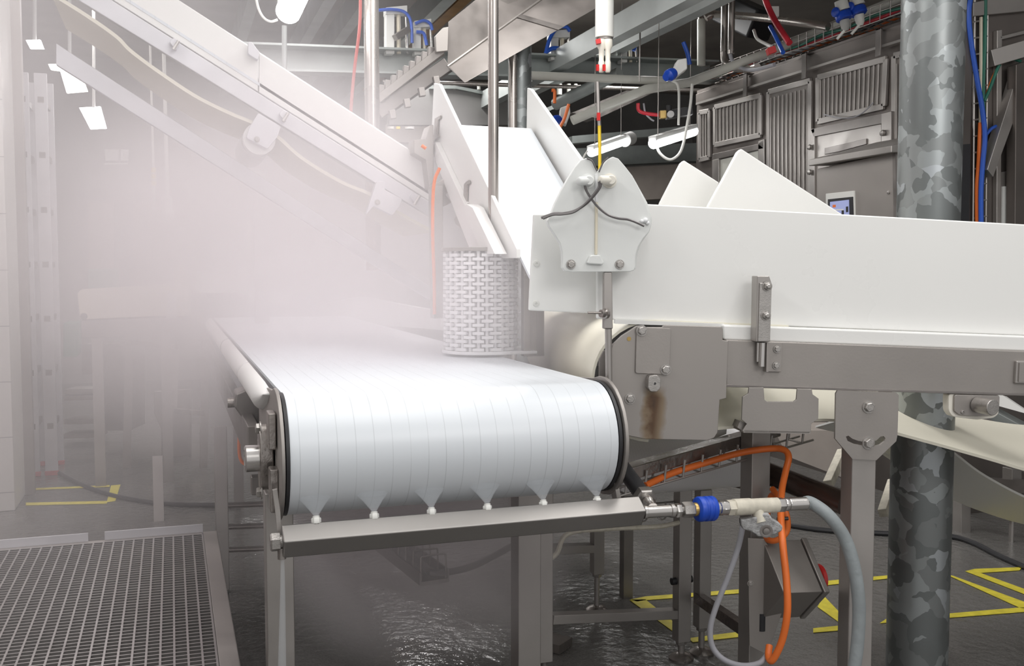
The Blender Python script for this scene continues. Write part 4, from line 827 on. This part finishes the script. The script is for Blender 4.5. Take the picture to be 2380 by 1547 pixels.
for x,y,lab in ((1958,30,'left'),(1992,18,'right')):
    t=thing('blue_plug','white and blue industrial plug above the cabin roof, '+lab+' of the pair','plug','blue industrial plugs'); c=P(x,y,5.9)
    obj('socket',MB().lathe(c+UZ*0.0284,-UZ*.9+RT*.25,[(0.0369,-0.0426),(0.0398,0),(0.0426,0.0142)],18),'plastic_white',t)
    obj('ring',MB().lathe(c,-UZ*.9+RT*.25-FH*.2,[(0.0426,0),(0.0483,0.0085),(0.0483,0.0369),(0.0426,0.0426)],20),'plastic_blue',t); obj('grip',MB().lathe(c-UZ*0.0398+RT*0.0114,-UZ+RT*.2,[(0.0284,0),(0.0256,0.0426),(0.0142,0.0639)],16),'plastic_grey' if lab=='left' else 'cable_white',t)
    obj('lead',MB().tube(cr([c-UZ*0.0852+RT*0.0213,c-UZ*.1+RT*0.0142,c-UZ*.15-RT*0.0284]),0.0085,8),'cable_white',t)
    obj('cover_flap',MB().lathe(c-RT*0.0426-FH*0.0142,-RT-FH*.6,[(0.0284,0),(0.0284,0.0085),(0.0227,0.0142)],16),'plastic_blue',t)
ctw=thing('cable_tray','wire mesh cable tray along the top of the cabin','cable tray')
y0=PA(1640,225,0,XW).y; y1=PA(2100,50,0,XW).y
m=MB()
for x in (XW-.02,XW+.08,XW+.18): obj('tray_wire',MB().cyl((x,y0,ZT+.04),(x,y1,ZT+.04),.003,seg=6),'steel',ctw)
for z in (ZT+.09,ZT+.13): obj('tray_wire',MB().cyl((XW-.02,y0,z),(XW-.02,y1,z),.003,seg=6),'steel',ctw)
for k in range(26):
    y=y0+(y1-y0)*k/25; obj('cross_wire',MB().tube([V((XW-.02,y,ZT+.13)),V((XW-.02,y,ZT+.04)),V((XW+.18,y,ZT+.04)),V((XW+.18,y,ZT+.1))],.0042,6),'steel',ctw)
cl=[('cable_green',.0),('cable_red',.03),('cable_grey',.06),('rubber_black',.1),('cable_white',.13),('cable_orange',.15)]
for mname,dx in cl:
    pts=[V((XW+.0+dx+random.uniform(-.01,.01),y0+(y1-y0)*k/9,ZT+.06+random.uniform(0,.03))) for k in range(10)]
    one('cable',MB().tube(cr(pts,4),.01,8),mname,{'cable_green':'green','cable_red':'red','cable_grey':'grey','rubber_black':'black','cable_white':'white','cable_orange':'orange'}[mname]+' cable lying in the wire tray on the cabin','cable','cables in the cabin tray')
for x,y in ((1793,118),(2065,40)): one('red_connector',MB().bar(P(x-10,y+3,6.1),P(x+8,y-3,6.1),.055,.04),'plastic_red','red connector lying on the cabin tray '+('near the thick red hose' if x<1900 else 'beside the galvanised post'),'connector',bevel=.003)
# ================================================================ second belt conveyor under the guard conveyor
c2=thing('lower_conveyor','second white belt conveyor half hidden under the steel head plate','conveyor')
c=P(1575,1070,3.15); r2=.098; a=PA(1420,1068,1,c.y); b=PA(1712,1060,1,c.y)
lo=[V((a.x,c.y+r2*math.cos(t),c.z+r2*math.sin(t))) for t in [math.radians(270-180*k/16) for k in range(17)]]+[V((a.x,c.y+1.4,c.z+r2)),V((a.x,c.y+1.4+r2,c.z)),V((a.x,c.y+1.4,c.z-r2))]
obj('belt',MB().strip(lo,(b.x-a.x,0,0),.007,closed=True),'belt_fine',c2,ang=50)
obj('end_disc',MB().cyl((b.x+.002,c.y,c.z),(b.x+.012,c.y,c.z),r2+.006,seg=40),'steel_dark',c2)
obj('side_rail',MB().bx(b.x+.014,b.x+.034,c.y-.02,c.y+1.45,c.z-.03,c.z+.05),'steel_dark',c2)
for x in (a.x+.05,b.x-.05): obj('leg',MB().bx(x-.02,x+.02,c.y+.7,c.y+.74,0,c.z-r2),'steel_dark',c2)
one('sloped_rail',MB().bar(P(1405,1112,2.62),P(1800,998,3.0),.05,.035),'steel_wet','wet square steel rail sloping up under the head plate','rail',bevel=.003)
one('belt_scraper',MB().prism(VF(2.95).poly([(1655,990),(1690,988),(1688,1008),(1655,1022)],0),FH*.02),'board_white','white scraper corner peeking out beside the head plate','scraper')
# wire cable tray hanging under the rail
wt=thing('wire_tray','sloping wire cable tray with short prongs under the wet steel rail','cable tray')
ra,rb_=P(1440,1152,2.62),P(1890,1022,2.98)
for dz,dy in ((0,0),(.0,.07),(-.012,.035)): obj('tray_wire',MB().cyl(ra+V((0,dy,dz)),rb_+V((0,dy,dz)),.0035,seg=8),'steel',wt)
for k in range(11):
    q=ra.lerp(rb_,(k+.3)/11); obj('prong',MB().tube([q+V((.005,0,.05)),q,q+V((0,.07,0)),q+V((.005,.07,.05))],.0038,8),'steel',wt)
wt2=thing('wire_tray','level wire tray behind the valve line carrying a pale hose','cable tray')
ra,rb_=P(1240,1225,3.1),P(1640,1190,3.3)
for dz in (0,.045): obj('tray_wire',MB().cyl(ra+UZ*dz,rb_+UZ*dz,.003,seg=8),'steel_dark',wt2)
for k in range(9): q=ra.lerp(rb_,(k+.5)/9); obj('hoop',MB().tube(cr([q+V((-.02,0,.045)),q+V((-.015,-.02,.0)),q+V((.01,-.02,0)),q+V((.02,0,.045))],4),.003,6),'steel',wt2)
one('pale_hose',MB().tube(cr([P(1232,1320,3.05),P(1290,1290,3.1),P(1320,1240,3.1),P(1420,1228,3.15),P(1540,1222,3.2),P(1620,1200,3.3)]),.008,8),'valve_white','pale hose lying along the level wire tray','hose')
# orange and grey cables
def cb(px,r,m,lab,cat='cable'): return one('cable',MB().tube(cr([P(x,y,d) for x,y,d in px],7),r,10),m,lab,cat)
cb([(1500,1128,2.66),(1560,1100,2.72),(1640,1075,2.77),(1720,1052,2.8),(1790,1042,2.8),(1822,1045,2.78),(1833,1062,2.76),(1826,1095,2.74),(1817,1140,2.7),(1815,1200,2.62),(1820,1270,2.55),(1828,1350,2.52),(1830,1420,2.51),(1820,1480,2.52),(1804,1520,2.53),(1792,1535,2.54),(1786,1522,2.56),(1788,1500,2.58)],.0095,'cable_orange','long orange cable looping down in front of the motor switch box')
cb([(1795,1135,2.78),(1812,1160,2.74),(1828,1195,2.72),(1830,1230,2.72),(1815,1250,2.72),(1792,1256,2.74),(1780,1240,2.78),(1790,1158,2.8),(1804,1150,2.78)],.0085,'cable_orange','coil of orange cable behind the white ball valve')
cb([(1728,1215,2.5),(1716,1270,2.5),(1692,1340,2.5),(1664,1410,2.5),(1651,1460,2.5),(1656,1502,2.5),(1682,1532,2.5),(1725,1546,2.52),(1765,1540,2.55),(1785,1518,2.58)],.0075,'cable_grey','grey cable looping from the ball valve to the switch box')
one('cable_tie',MB().cyl(P(1832,1204,2.71),P(1806,1206,2.71),.005,seg=8),'rubber_black','black tie round the orange coil','cable tie')
# steel post with gusset and switch box
pb=P(1755,1300,2.85); gpst=thing('gusset_post','dark square steel post with a bolted gusset plate','post')
obj('post',leg(P(1752,1300,2.86),.062,.062,0,.86),'steel',gpst,.003)
f=VF(2.76); go=[(1738,1250),(1776,1252),(1790,1275),(1823,1408),(1783,1522),(1742,1500)]
obj('gusset',MB().prism(f.poly(go,0),FH*.006),'steel_plate',gpst,.001)
for x,y in ((1744,1355),(1811,1411)): obj('bolt',MB().bolt(f.hit(x,y,-.0005),-FH,.0068),'bolt_steel',gpst)
for x,y in ((1800,1398),): pass
sw=thing('switch_box','steel motor switch box set on edge with red and yellow rotary switch','switch box')
cA=P(1822,1378,2.66); dA=(P(1927,1374,2.70)-cA); dA.z=dA.z; L=dA.length; dA.normalize()
hv=UZ; dv=dA.cross(UZ).normalized()*-1
if dv.dot(FH)<0: dv=-dv
s_=.113
sec=lambda p,s:[p,p+dv*s+hv*s*1.03,p+dv*s*2,p+dv*s-hv*s*.98]
obj('box',MB().loft([sec(cA,s_),sec(cA+dA*(L*.86),s_)]),'steel_plate',sw,.003)
obj('lid',MB().loft([sec(cA+dA*(L*.88)-dv*.006,s_+.006),sec(cA+dA*L-dv*.006,s_+.006)]),'steel',sw,.003)
kc=cA+dA*L+dv*s_
obj('switch_plate',MB().cyl(kc,kc+dA*.03,.04,seg=32),'plastic_yellow',sw,.001); kn=obj('switch_knob',MB().lathe(kc+dA*.03,dA,[(.04,0),(.043,.003),(.043,.014),(.038,.018)],32),'plastic_red',sw)
obj('knob_grip',MB().bar(kc+dA*.05-UZ*.026,kc+dA*.05+UZ*.026,.012,.014,up=dA),'plastic_red',kn,.002)
obj('cable_gland',MB().cyl(cA+dv*s_-hv*(s_-.02),cA+dv*s_-hv*(s_+.03),.012,seg=14),'rubber_black',sw)
one('brown_pipe',MB().cyl(P(1778,1098,2.95),P(1965,1170,2.72),.034,seg=30),'brown_pipe','wet dark brown pipe slanting down to the grey leg','pipe')
one('pipe_clamp',MB().bar(P(1752,1080,2.92),P(1760,1122,2.92),.05,.04,up=(0,1,0)),'steel_dark','dark bolted clamp at the upper end of the brown pipe','clamp',bevel=.004)
one('pipe_clamp',MB().tube(cr([P(1740,1120,2.9),P(1750,1128,2.88),P(1765,1120,2.88)]),.01,8),'steel_wet','wet hook below the clamp of the brown pipe','hook')
# bare machine legs with levelling feet
def footleg(px,py,w,ytop,ybot,lab,extra=None):
    p=PA(px,py,2,0); t=thing('machine_leg',lab,'leg stand'); d=(p-CAM).dot(FH); wd=w/2310*d
    zb=P(px,ybot,d).z; zt=P(px,ytop,d).z
    obj('post',MB().bx(p.x-wd/2,p.x+wd/2,p.y-wd/2,p.y+wd/2,zb,zt),'steel',t,.003)
    obj('foot_screw',MB().cyl((p.x,p.y,.01),(p.x,p.y,zb+.01),wd*.24,seg=14),'steel',t); obj('screw_nut',MB().hexa((p.x,p.y,zb-.012),UZ,wd*.4,.012),'steel',t)
    obj('foot_pad',MB().lathe((p.x,p.y,0),UZ,[(.042,0),(.042,.006),(.03,.016),(.014,.022)],20),'steel_wet',t); return t,p,d
t,pA_,dA_=footleg(1583,1530,33,1135,1488,'square steel leg with round foot, joined to the middle leg by a bar')
obj('side_knob',MB().cyl(PA(1568,1350,1,pA_.y)+V((-.012,0,0)),PA(1600,1345,1,pA_.y)+V((.012,0,0)),.012,seg=12),'rubber_black',t)
a=P(1280,1436,3.05); b=P(1578,1424,dA_); obj('cross_bar',MB().bar(a,b,.04,.03),'steel',t,.002)
t,pB_,dB_=footleg(1630,1517,31,1135,1456,'square steel leg with round foot, second bare leg beside the switch box post')
obj('cross_bar',MB().bar(P(1622,1388,dB_),P(1730,1462,2.92),.03,.035),'brown_pipe',t,.002,label='rust-brown cross bar')
t,pC_,dC_=footleg(1387,1418,27,1210,1332,'distant square steel leg on a thin screw behind the spray bar end')
obj('cross_bar',MB().bar(P(1225,1278,3.6),P(1378,1272,dC_),.05,.03),'steel',t,.002)
# U tray and drain under the wash belt
ut=thing('drip_cable_tray','dark cable tray with wire hoops under the wash belt','cable tray')
ta,tb=P(900,1268,3.35),P(1010,1352,2.95); tdir=(tb-ta).normalized(); su=tdir.cross(UZ).normalized()
obj('channel',MB().bar(ta,tb,.09,.012).bar(ta-su*.045+UZ*.015,tb-su*.045+UZ*.015,.006,.04).bar(ta+su*.045+UZ*.015,tb+su*.045+UZ*.015,.006,.04),'steel_dark',ut,.001)
for k in range(7):
    q=ta.lerp(tb,.08+k*.15); obj('hoop',MB().tube(cr([q-su*.04,q-su*.04+UZ*.07,q-su*.03+UZ*.08,q+su*.03+UZ*.08,q+su*.04+UZ*.07,q+su*.04],3),.003,6),'steel',ut)
one('cable',MB().tube(cr([ta+UZ*.03,ta.lerp(tb,.5)+UZ*.03,ta.lerp(tb,.8)+UZ*.025,P(1010,1332,2.95),P(1090,1318,3.1),P(1150,1290,3.2),P(1190,1268,3.3)],6),.011,10),'wire_grey','dark cable sagging from the hooped tray to the middle leg','cable')
one('floor_panel',MB().prism([fl(1195,1466),fl(1330,1500),fl(1300,1520),fl(1190,1490)],(0,0,.03)),'steel_wet','wet steel drain cover on the floor by the middle leg','drain cover')
# things seen through the gap on the far right, under the guard conveyor
t=thing('far_lower_conveyor','small conveyor far right with grey frame seen below the return belt','conveyor')
f=VF(4.6); 
obj('belt',MB().strip([P(2330,918,4.6),P(2400,965,4.3)],FH*.4,.02),'board_white',t); obj('frame',MB().bar(P(2200,950,4.9),P(2400,1070,4.3),.05,.12),'steel_dark',t,.003); obj('frame',MB().bar(P(2260,935,4.9),P(2400,1012,4.4),.05,.06),'beam_galv',t,.003)
for x,y0,y1,d in ((2235,1090,1240,4.9),(2352,1085,1206,4.7)): lgx=obj('leg',MB().bar(P(x,y0,d),P(x,y1,d),.06,.06,up=(0,1,0)),'steel',t,.003)
q=P(2352,1206,4.7); obj('foot_screw',MB().cyl(q,(q.x,q.y,0),.012,seg=10),'steel',t)
obj('cross_member',MB().bar(P(2210,1120,4.9),P(2400,1130,4.6),.04,.06),'steel_dark',t)
for pts,lab in ((((1958,1050),(1925,1125)),'pale slanted strut left of the grey leg plate'),((2060,1120),(2050,1180)) and (((2075,1120),(2052,1192)),'pale slanted strut between the grey leg and the galvanised post')):
    one('slanted_strut',MB().bar(P(*pts[0],3.6),P(*pts[1],3.4),.03,.03,up=(0,1,0)),'valve_white',lab,'strut',bevel=.002)
one('side_hopper',MB().prism(VF(5.4).poly([(1800,1000),(1960,1000),(1960,1110),(1830,1060)],0),FH*.3),'wall_beige','dim machine housing behind the notched bracket','housing')
one('floor_cable',MB().tube(cr([PA(x,y,2,.012) for x,y in ((1820,1218),(1920,1232),(2080,1240),(2200,1245),(2260,1260),(2320,1290),(2400,1325))],6),.013,8),'rubber_black','black cable lying on the wet floor at the far right','cable')
one('floor_cable',MB().tube(cr([PA(x,y,2,.012) for x,y in ((130,1095),(200,1130),(280,1155),(380,1170),(470,1173),(560,1172))],6),.013,8),'rubber_black','black cable curving over the floor by the left yellow lines','cable')
# stainless stair-like rails left of the near leg
for i,y in enumerate((1172,1222,1275)):
    one('low_rail',MB().cyl(P(525,y+2,4.0),P(640,y-2,4.1),.012,seg=12),'pipe_steel','level steel rail left of the front belt leg, '+('top','middle','bottom')[i]+' of three','rail','level rails left of the belt leg')
one('upright_frame',MB().bar(P(512,990,4.0),P(518,1370,3.95),.05,.05,up=(0,1,0)),'steel','steel upright holding the three level rails','post',bevel=.003)
one('orange_cable',MB().tube(cr([P(556,1005,3.6),P(556,1050,3.6),P(562,1072,3.6),P(576,1082,3.6)]),.006,8),'cable_orange','orange cable end behind the white belt edge','cable')
one('belt_side_board',MB().prism(WX(1.03).poly([(742,712),(760,702),(835,688),(870,693),(930,706),(1030,724),(1060,770),(742,745)],0),(.015,0,0)),'board_white','low white board along the far right edge of the wash belt','board',bevel=.003)
# ================================================================ grating platform
ZG=.3
pl=thing('grating_platform','galvanised floor grating platform with angle frame','platform')
def gp_(x,y): return PA(x,y,2,ZG)
xr=PA(470,1240,2,ZG).x; y1=PA(470,1240,2,ZG).y; y0=1.6; x0=xr-1.25
m=MB(); n=36
for k in range(n+1):
    x=x0+(xr-x0)*k/n; m.bx(x-.0028,x+.0028,y0,y1,ZG-.03,ZG)
ny=int((y1-y0)/.026)
for k in range(ny+1):
    y=y0+(y1-y0)*k/ny; m.bx(x0,xr,y-.0025,y+.0025,ZG-.016,ZG-.001)
obj('grating',m,'grate',pl)
obj('side_angle',MB().bx(xr+.004,xr+.055,y0,y1+.03,ZG-.01,ZG+.0).bx(xr+.05,xr+.055,y0,y1+.03,ZG-.08,ZG),'steel',pl,.002)
obj('rear_angle',MB().bx(x0,xr,y1+.004,y1+.03,ZG-.06,ZG),'steel',pl,.002)
for a,b in ((-60,205),(243,472)):
    A_=PA(a,1243,1,y1+.03); B_=PA(b,1243,1,y1+.03); obj('kick_plate',MB().bx(A_.x,B_.x,y1+.03,y1+.036,ZG-.02,ZG+.03),'ladder_alu',pl,.001)
for x,y in ((xr-.03,y1-.05),(x0+.05,y1-.05),(xr-.03,y0+.05),(x0+.05,y0+.05)): obj('leg',MB().bx(x-.025,x+.025,y-.025,y+.025,0,ZG-.03),'steel_dark',pl)
# ladder leaning stored upright
ld=thing('ladder','aluminium extension ladder standing upright, square rung ends, red feet','ladder')
lb0=PA(100,1105,2,0); 
for dx in (-.052,.052):
    for dy in (0,.36):
        x=lb0.x+dx; y=lb0.y+dy; obj('stile',MB().bx(x-.037,x+.037,y-.012,y+.012,.02,2.52),'ladder_alu',ld,.003)
        obj('foot',MB().bx(x-.04,x+.04,y-.016,y+.016,0,.03),'plastic_red',ld,.004)
    for k in range(7): z=.317+.34*k; obj('rung',MB().bx(x0_:=lb0.x+dx-.018,x0_+.036,lb0.y-.014,lb0.y+.37,z-.018,z+.018),'steel_dark',ld)  # dark rung colour stands in for shade inside the hollow ends
# left tiled column and its neighbours
q0=PA(0,1190,2,0); q1=PA(35,1186,2,0)
tc_=thing('tiled_column','white tiled column at the left frame edge','column'); m=MB().bx(q1.x-.5,q1.x-.0,q1.y,q1.y+.5,0,3.7); obj('core',m,'tile_white',tc_,.004)
g=MB()
for k in range(12): g.bx(q1.x-.5,q1.x+.001,q1.y-.001,q1.y,.1+k*.3,.104+k*.3)
obj('joints',g,'plastic_grey',tc_)
gy=q1.y+.4; one('grey_post',MB().bx(PA(38,600,1,gy).x,PA(64,600,1,gy).x,gy,gy+.06,0,3.7),'steel_plate','grey steel post right behind the white tiled column','post')
# ---------------------------------------------------------------- misty machinery behind the ladder
cg=thing('cream_guard_conveyor','cream sided conveyor far back in the steam right of the ladder','conveyor')
f=WF(6.35)
obj('side_board',MB().prism(f.poly(rnd([(180,680),(190,672),(402,660),(438,664),(440,735),(395,733),(186,742)],6),0),(0,.03,0)),'cream',cg,.003)
obj('top_board',MB().prism(f.poly([(255,668),(402,661),(402,664),(255,672)],.2),(0,.02,0)),'board_white',cg)
obj('belt',MB().prism(f.poly([(185,722),(440,716),(440,724),(185,732)],.04),(0,.45,0)),'belt_white',cg)
obj('frame',MB().prism(f.poly([(190,744),(440,736),(440,775),(190,785)],.02),(0,.4,0)),'steel_dark',cg,.004)
obj('edge_bolt',MB().bolt(f.hit(195,735),(0,-1,0),.015),'rubber_black',cg)
for x in (225,385): obj('leg',MB().bx(*(lambda p:(p.x-.03,p.x+.03,p.y,p.y+.06,0,p.z))(f.hit(x,780,.05))),'steel',cg)
obj('end_strip',MB().prism(f.poly([(389,678),(413,678),(410,740),(386,740)],-.05),(0,.02,0)),'board_white',cg)
one('cream_block',MB().prism(WF(6.5).poly([(404,620),(408,614),(430,616),(432,632),(444,636),(444,735),(404,735)],0),(0,.12,0)),'cream','tall cream plastic block at the far end of the belt','block',bevel=.004)
one('end_post',MB().prism(WF(6.4).poly([(441,600),(455,600),(458,740),(450,760),(444,735)],0),(0,.06,0)),'steel_plate','grey upright beside the tall cream block','post')
one('belt_bracket',MB().prism(WF(6.1).poly([(446,741),(460,741),(458,806),(446,806)],0),(0,.04,0)),'steel','pale steel foot below the grey upright at the belt end','bracket')
one('clamp_knob',MB().sphere(P(468,702,6.3),.05).cyl(P(448,702,6.3),P(470,704,6.3),.03),'steel_dark','dark clamp knob at the far corner of the belt','knob')
t=thing('white_crate_guard','white boxed guard standing at the far end of the belt','guard'); f=WF(6.75)
obj('front_board',MB().prism(f.poly([(453,625),(458,625),(459,633),(506,633),(508,622),(571,621),(571,682),(453,680)],0),(0,.02,0)),'board_white',t,.003)
obj('side_board',MB().prism(f.poly([(571,621),(575,618),(575,682),(571,682)],0),(0,.4,0)),'board_white',t)
for i,pts in enumerate(([(576,664),(602,662),(604,700),(578,700)],[(604,690),(614,668),(640,682),(636,705)],[(640,675),(672,678),(672,706),(640,706)])):
    one('white_block',MB().prism(WF(6.2).poly(pts,0),(0,.1,0)),'board_white','white block lying at the far end of the belt, '+('beside the boxed guard','tilted, middle of three','last of three to the right')[i],'block','white blocks at the belt end')
one('distant_rail',MB().prism(WF(8.0).poly([(570,596),(660,594),(660,620),(570,622)],0),(0,.1,0)),'steel','pale level rail far back above the white blocks','rail')
one('hanging_strip',MB().prism(WF(7.5).poly([(574,513),(581,513),(582,580),(577,580)],0),(0,.03,0)),'cream','short cream strip hanging in the steam','strip')
one('green_crate',MB().prism(WF(7.6).poly([(205,625),(272,624),(272,672),(205,672)],0),(0,.3,0)),'green_plastic','green crate far back behind the cream sided conveyor','crate',bevel=.01)
one('green_bin',MB().prism(WF(7.4).poly([(147,750),(180,750),(180,830),(147,830)],0),(0,.3,0)),'green_plastic','green bin far back right of the ladder','bin',bevel=.01)
for i,(x0_,x1_,d) in enumerate(((205,265,9.6),(340,470,9.8),(310,335,9.5))):
    one('far_door_panel',MB().prism(WF(12.3).poly([(x0_,470),(x1_,470),(x1_,760),(x0_,760)],0),(0,.08,0)),'wall_beige','beige panel in the far wall, '+('left of the belt end above the green crate','widest, above the tall cream block','narrow one between the other two')[i],'panel','beige panels on the far wall')
lt=thing('lit_opening','pale lit opening high on the far wall between lamp and rod','window'); obj('pane',MB().prism(WF(12.36).poly([(243,347),(299,347),(298,373),(245,373)],0),(0,.02,0)),'lamp_housing',lt); obj('frame',MB().prism(WF(12.34).poly([(276,345),(281,345),(281,375),(276,375)],0),(0,.02,0)),'plastic_grey',lt)
one('lower_opening',MB().prism(WF(12.36).poly([(243,379),(298,378),(298,381),(243,382)],0),(0,.02,0)),'lamp_housing','thin pale strip under the lit opening on the far wall','strip')
for x,m,lab in ((357,'plastic_yellow','hanging cable with yellow sleeves right of the lit opening'),(388,'cable_white','pale hanging pipe end right of the yellow sleeves')):
    t=thing('hanging_line',lab,'cable'); obj('line',MB().cyl((P(x,490,7.5).x,P(x,490,7.5).y,3.72),P(x+2,490,7.5),.008 if m!='cable_white' else .013,seg=8),'cable_white',t)
    if m=='plastic_yellow':
        for y in (390,405,420): obj('sleeve',MB().cyl(P(x,y,7.48),P(x,y+11,7.48),.018,seg=10),m,t)
    else: obj('end_fitting',MB().lathe(P(x+2,455,7.48),(0,0,-1),[(.02,0),(.035,.02),(.03,.1),(.05,.13),(.02,.2)],10),m,t)
dm=thing('far_machine','dim framed machine under the cream sided conveyor','machine'); f=VF(6.9)
obj('top_bar',MB().bar(P(308,795,6.5),P(411,806,6.3),.03,.03),'chrome',dm); obj('lower_bar',MB().bar(P(396,953,6.2),P(470,960,6.0),.03,.03),'chrome',dm)
for x,y0,y1 in ((408,806,960),(300,780,1140),(478,780,1140)): obj('upright',MB().bar(P(x,y0,6.6),P(x-6,y1,6.5),.05,.05,up=(0,1,0)),'steel_plate',dm)
obj('housing',MB().prism(f.poly([(190,800),(300,800),(300,1000),(230,1000),(230,870),(190,870)],0),FH*.3),'steel_dark',dm)
obj('side_panel',MB().prism(f.poly([(358,910),(440,905),(440,1140),(375,1140),(375,1000),(358,960)],0),FH*.05),'steel_plate',dm,.003)
one('slim_post',MB().bar(P(366,1060,5.2),P(370,1230,5.1),.05,.05,up=(0,1,0)),'steel','slim steel leg behind the far edge of the grating','post')
for i,y in enumerate((905,920,975,1008)): one('stacked_tray',MB().prism(VF(7.3).poly([(148,y),(225,y-2),(225,y+9),(148,y+11)],0),FH*.2),'steel','dim steel tray in the rack right of the ladder, '+('top','second','third','bottom')[i]+' one','tray','trays in the rack by the ladder')
# ================================================================ steam
def steam(name,c,sz,col,dens,blobs,lab,step=.25):
    m=bpy.data.materials.new(name); m.use_nodes=True; nt=m.node_tree; nt.nodes.clear()
    out=node(nt,'ShaderNodeOutputMaterial'); vs=node(nt,'ShaderNodeVolumeScatter'); vs.inputs['Color'].default_value=(*col,1); vs.inputs['Anisotropy'].default_value=.0
    va=node(nt,'ShaderNodeVolumeAbsorption'); va.inputs['Color'].default_value=(.985,.925,.953,1); ad=node(nt,'ShaderNodeAddShader'); nt.links.new(vs.outputs[0],ad.inputs[0]); nt.links.new(va.outputs[0],ad.inputs[1]); nt.links.new(ad.outputs[0],out.inputs['Volume'])
    g=node(nt,'ShaderNodeNewGeometry'); pos=g.outputs['Position']
    nz=node(nt,'ShaderNodeTexNoise'); nz.inputs['Scale'].default_value=1.6; nz.inputs['Detail'].default_value=2; nt.links.new(pos,nz.inputs['Vector'])
    def mt(op,a,b=None):
        n=node(nt,'ShaderNodeMath',operation=op)
        for i,x in enumerate((a,b)):
            if x is None: continue
            if isinstance(x,(int,float)): n.inputs[i].default_value=x
            else: nt.links.new(x,n.inputs[i])
        return n.outputs[0]
    tot=None
    for (bc,br,bd,pw) in blobs:
        s=node(nt,'ShaderNodeVectorMath',operation='SUBTRACT'); nt.links.new(pos,s.inputs[0]); s.inputs[1].default_value=bc
        d=node(nt,'ShaderNodeVectorMath',operation='DIVIDE'); nt.links.new(s.outputs[0],d.inputs[0]); d.inputs[1].default_value=br
        l=node(nt,'ShaderNodeVectorMath',operation='LENGTH'); nt.links.new(d.outputs[0],l.inputs[0])
        v=mt('MULTIPLY',mt('POWER',mt('MAXIMUM',mt('SUBTRACT',1,l.outputs['Value']),0),pw),bd)
        tot=v if tot is None else mt('ADD',tot,v)
    nn=node(nt,'ShaderNodeMapRange'); nn.inputs[1].default_value=.3; nn.inputs[2].default_value=.7; nn.inputs[3].default_value=.6; nn.inputs[4].default_value=1.4; nt.links.new(nz.outputs['Fac'],nn.inputs[0])
    dd=mt('MULTIPLY',mt('MULTIPLY',tot,nn.outputs[0]),dens); nt.links.new(dd,vs.inputs['Density']); nt.links.new(dd,va.inputs['Density'])
    M[name]=m
    try: m.volume_intensity=1
    except Exception: pass
    return one(name,MB().box(c,sz),name,lab,'steam',kind='stuff')
steam('steam',(-.85,4.3,1.75),(4.4,4.6,3.4),(1,.97,.985),.8,[((-1.05,4.1,1.6),(2.2,2.5,1.95),.46,.7),((.4,4.1,1.32),(1.0,1.6,.85),2.3,.8),((.85,3.0,1.15),(.5,.6,.38),2.6,.9)],'pinkish white steam drifting over the left half of the hall')
steam('spray_mist',(.75,3.0,.45),(1.1,1.3,.85),(.97,.95,.95),1.0,[((.72,3.0,.5),(.52,.62,.42),3.0,.8)],'thin mist hanging under the wash belt')
S.cycles.volume_step_rate=5; S.cycles.volume_preview_step_rate=3; S.cycles.volume_max_steps=48
S.cycles.adaptive_threshold=.02; S.cycles.max_bounces=6; S.cycles.volume_bounces=3; S.cycles.diffuse_bounces=3; S.cycles.glossy_bounces=3
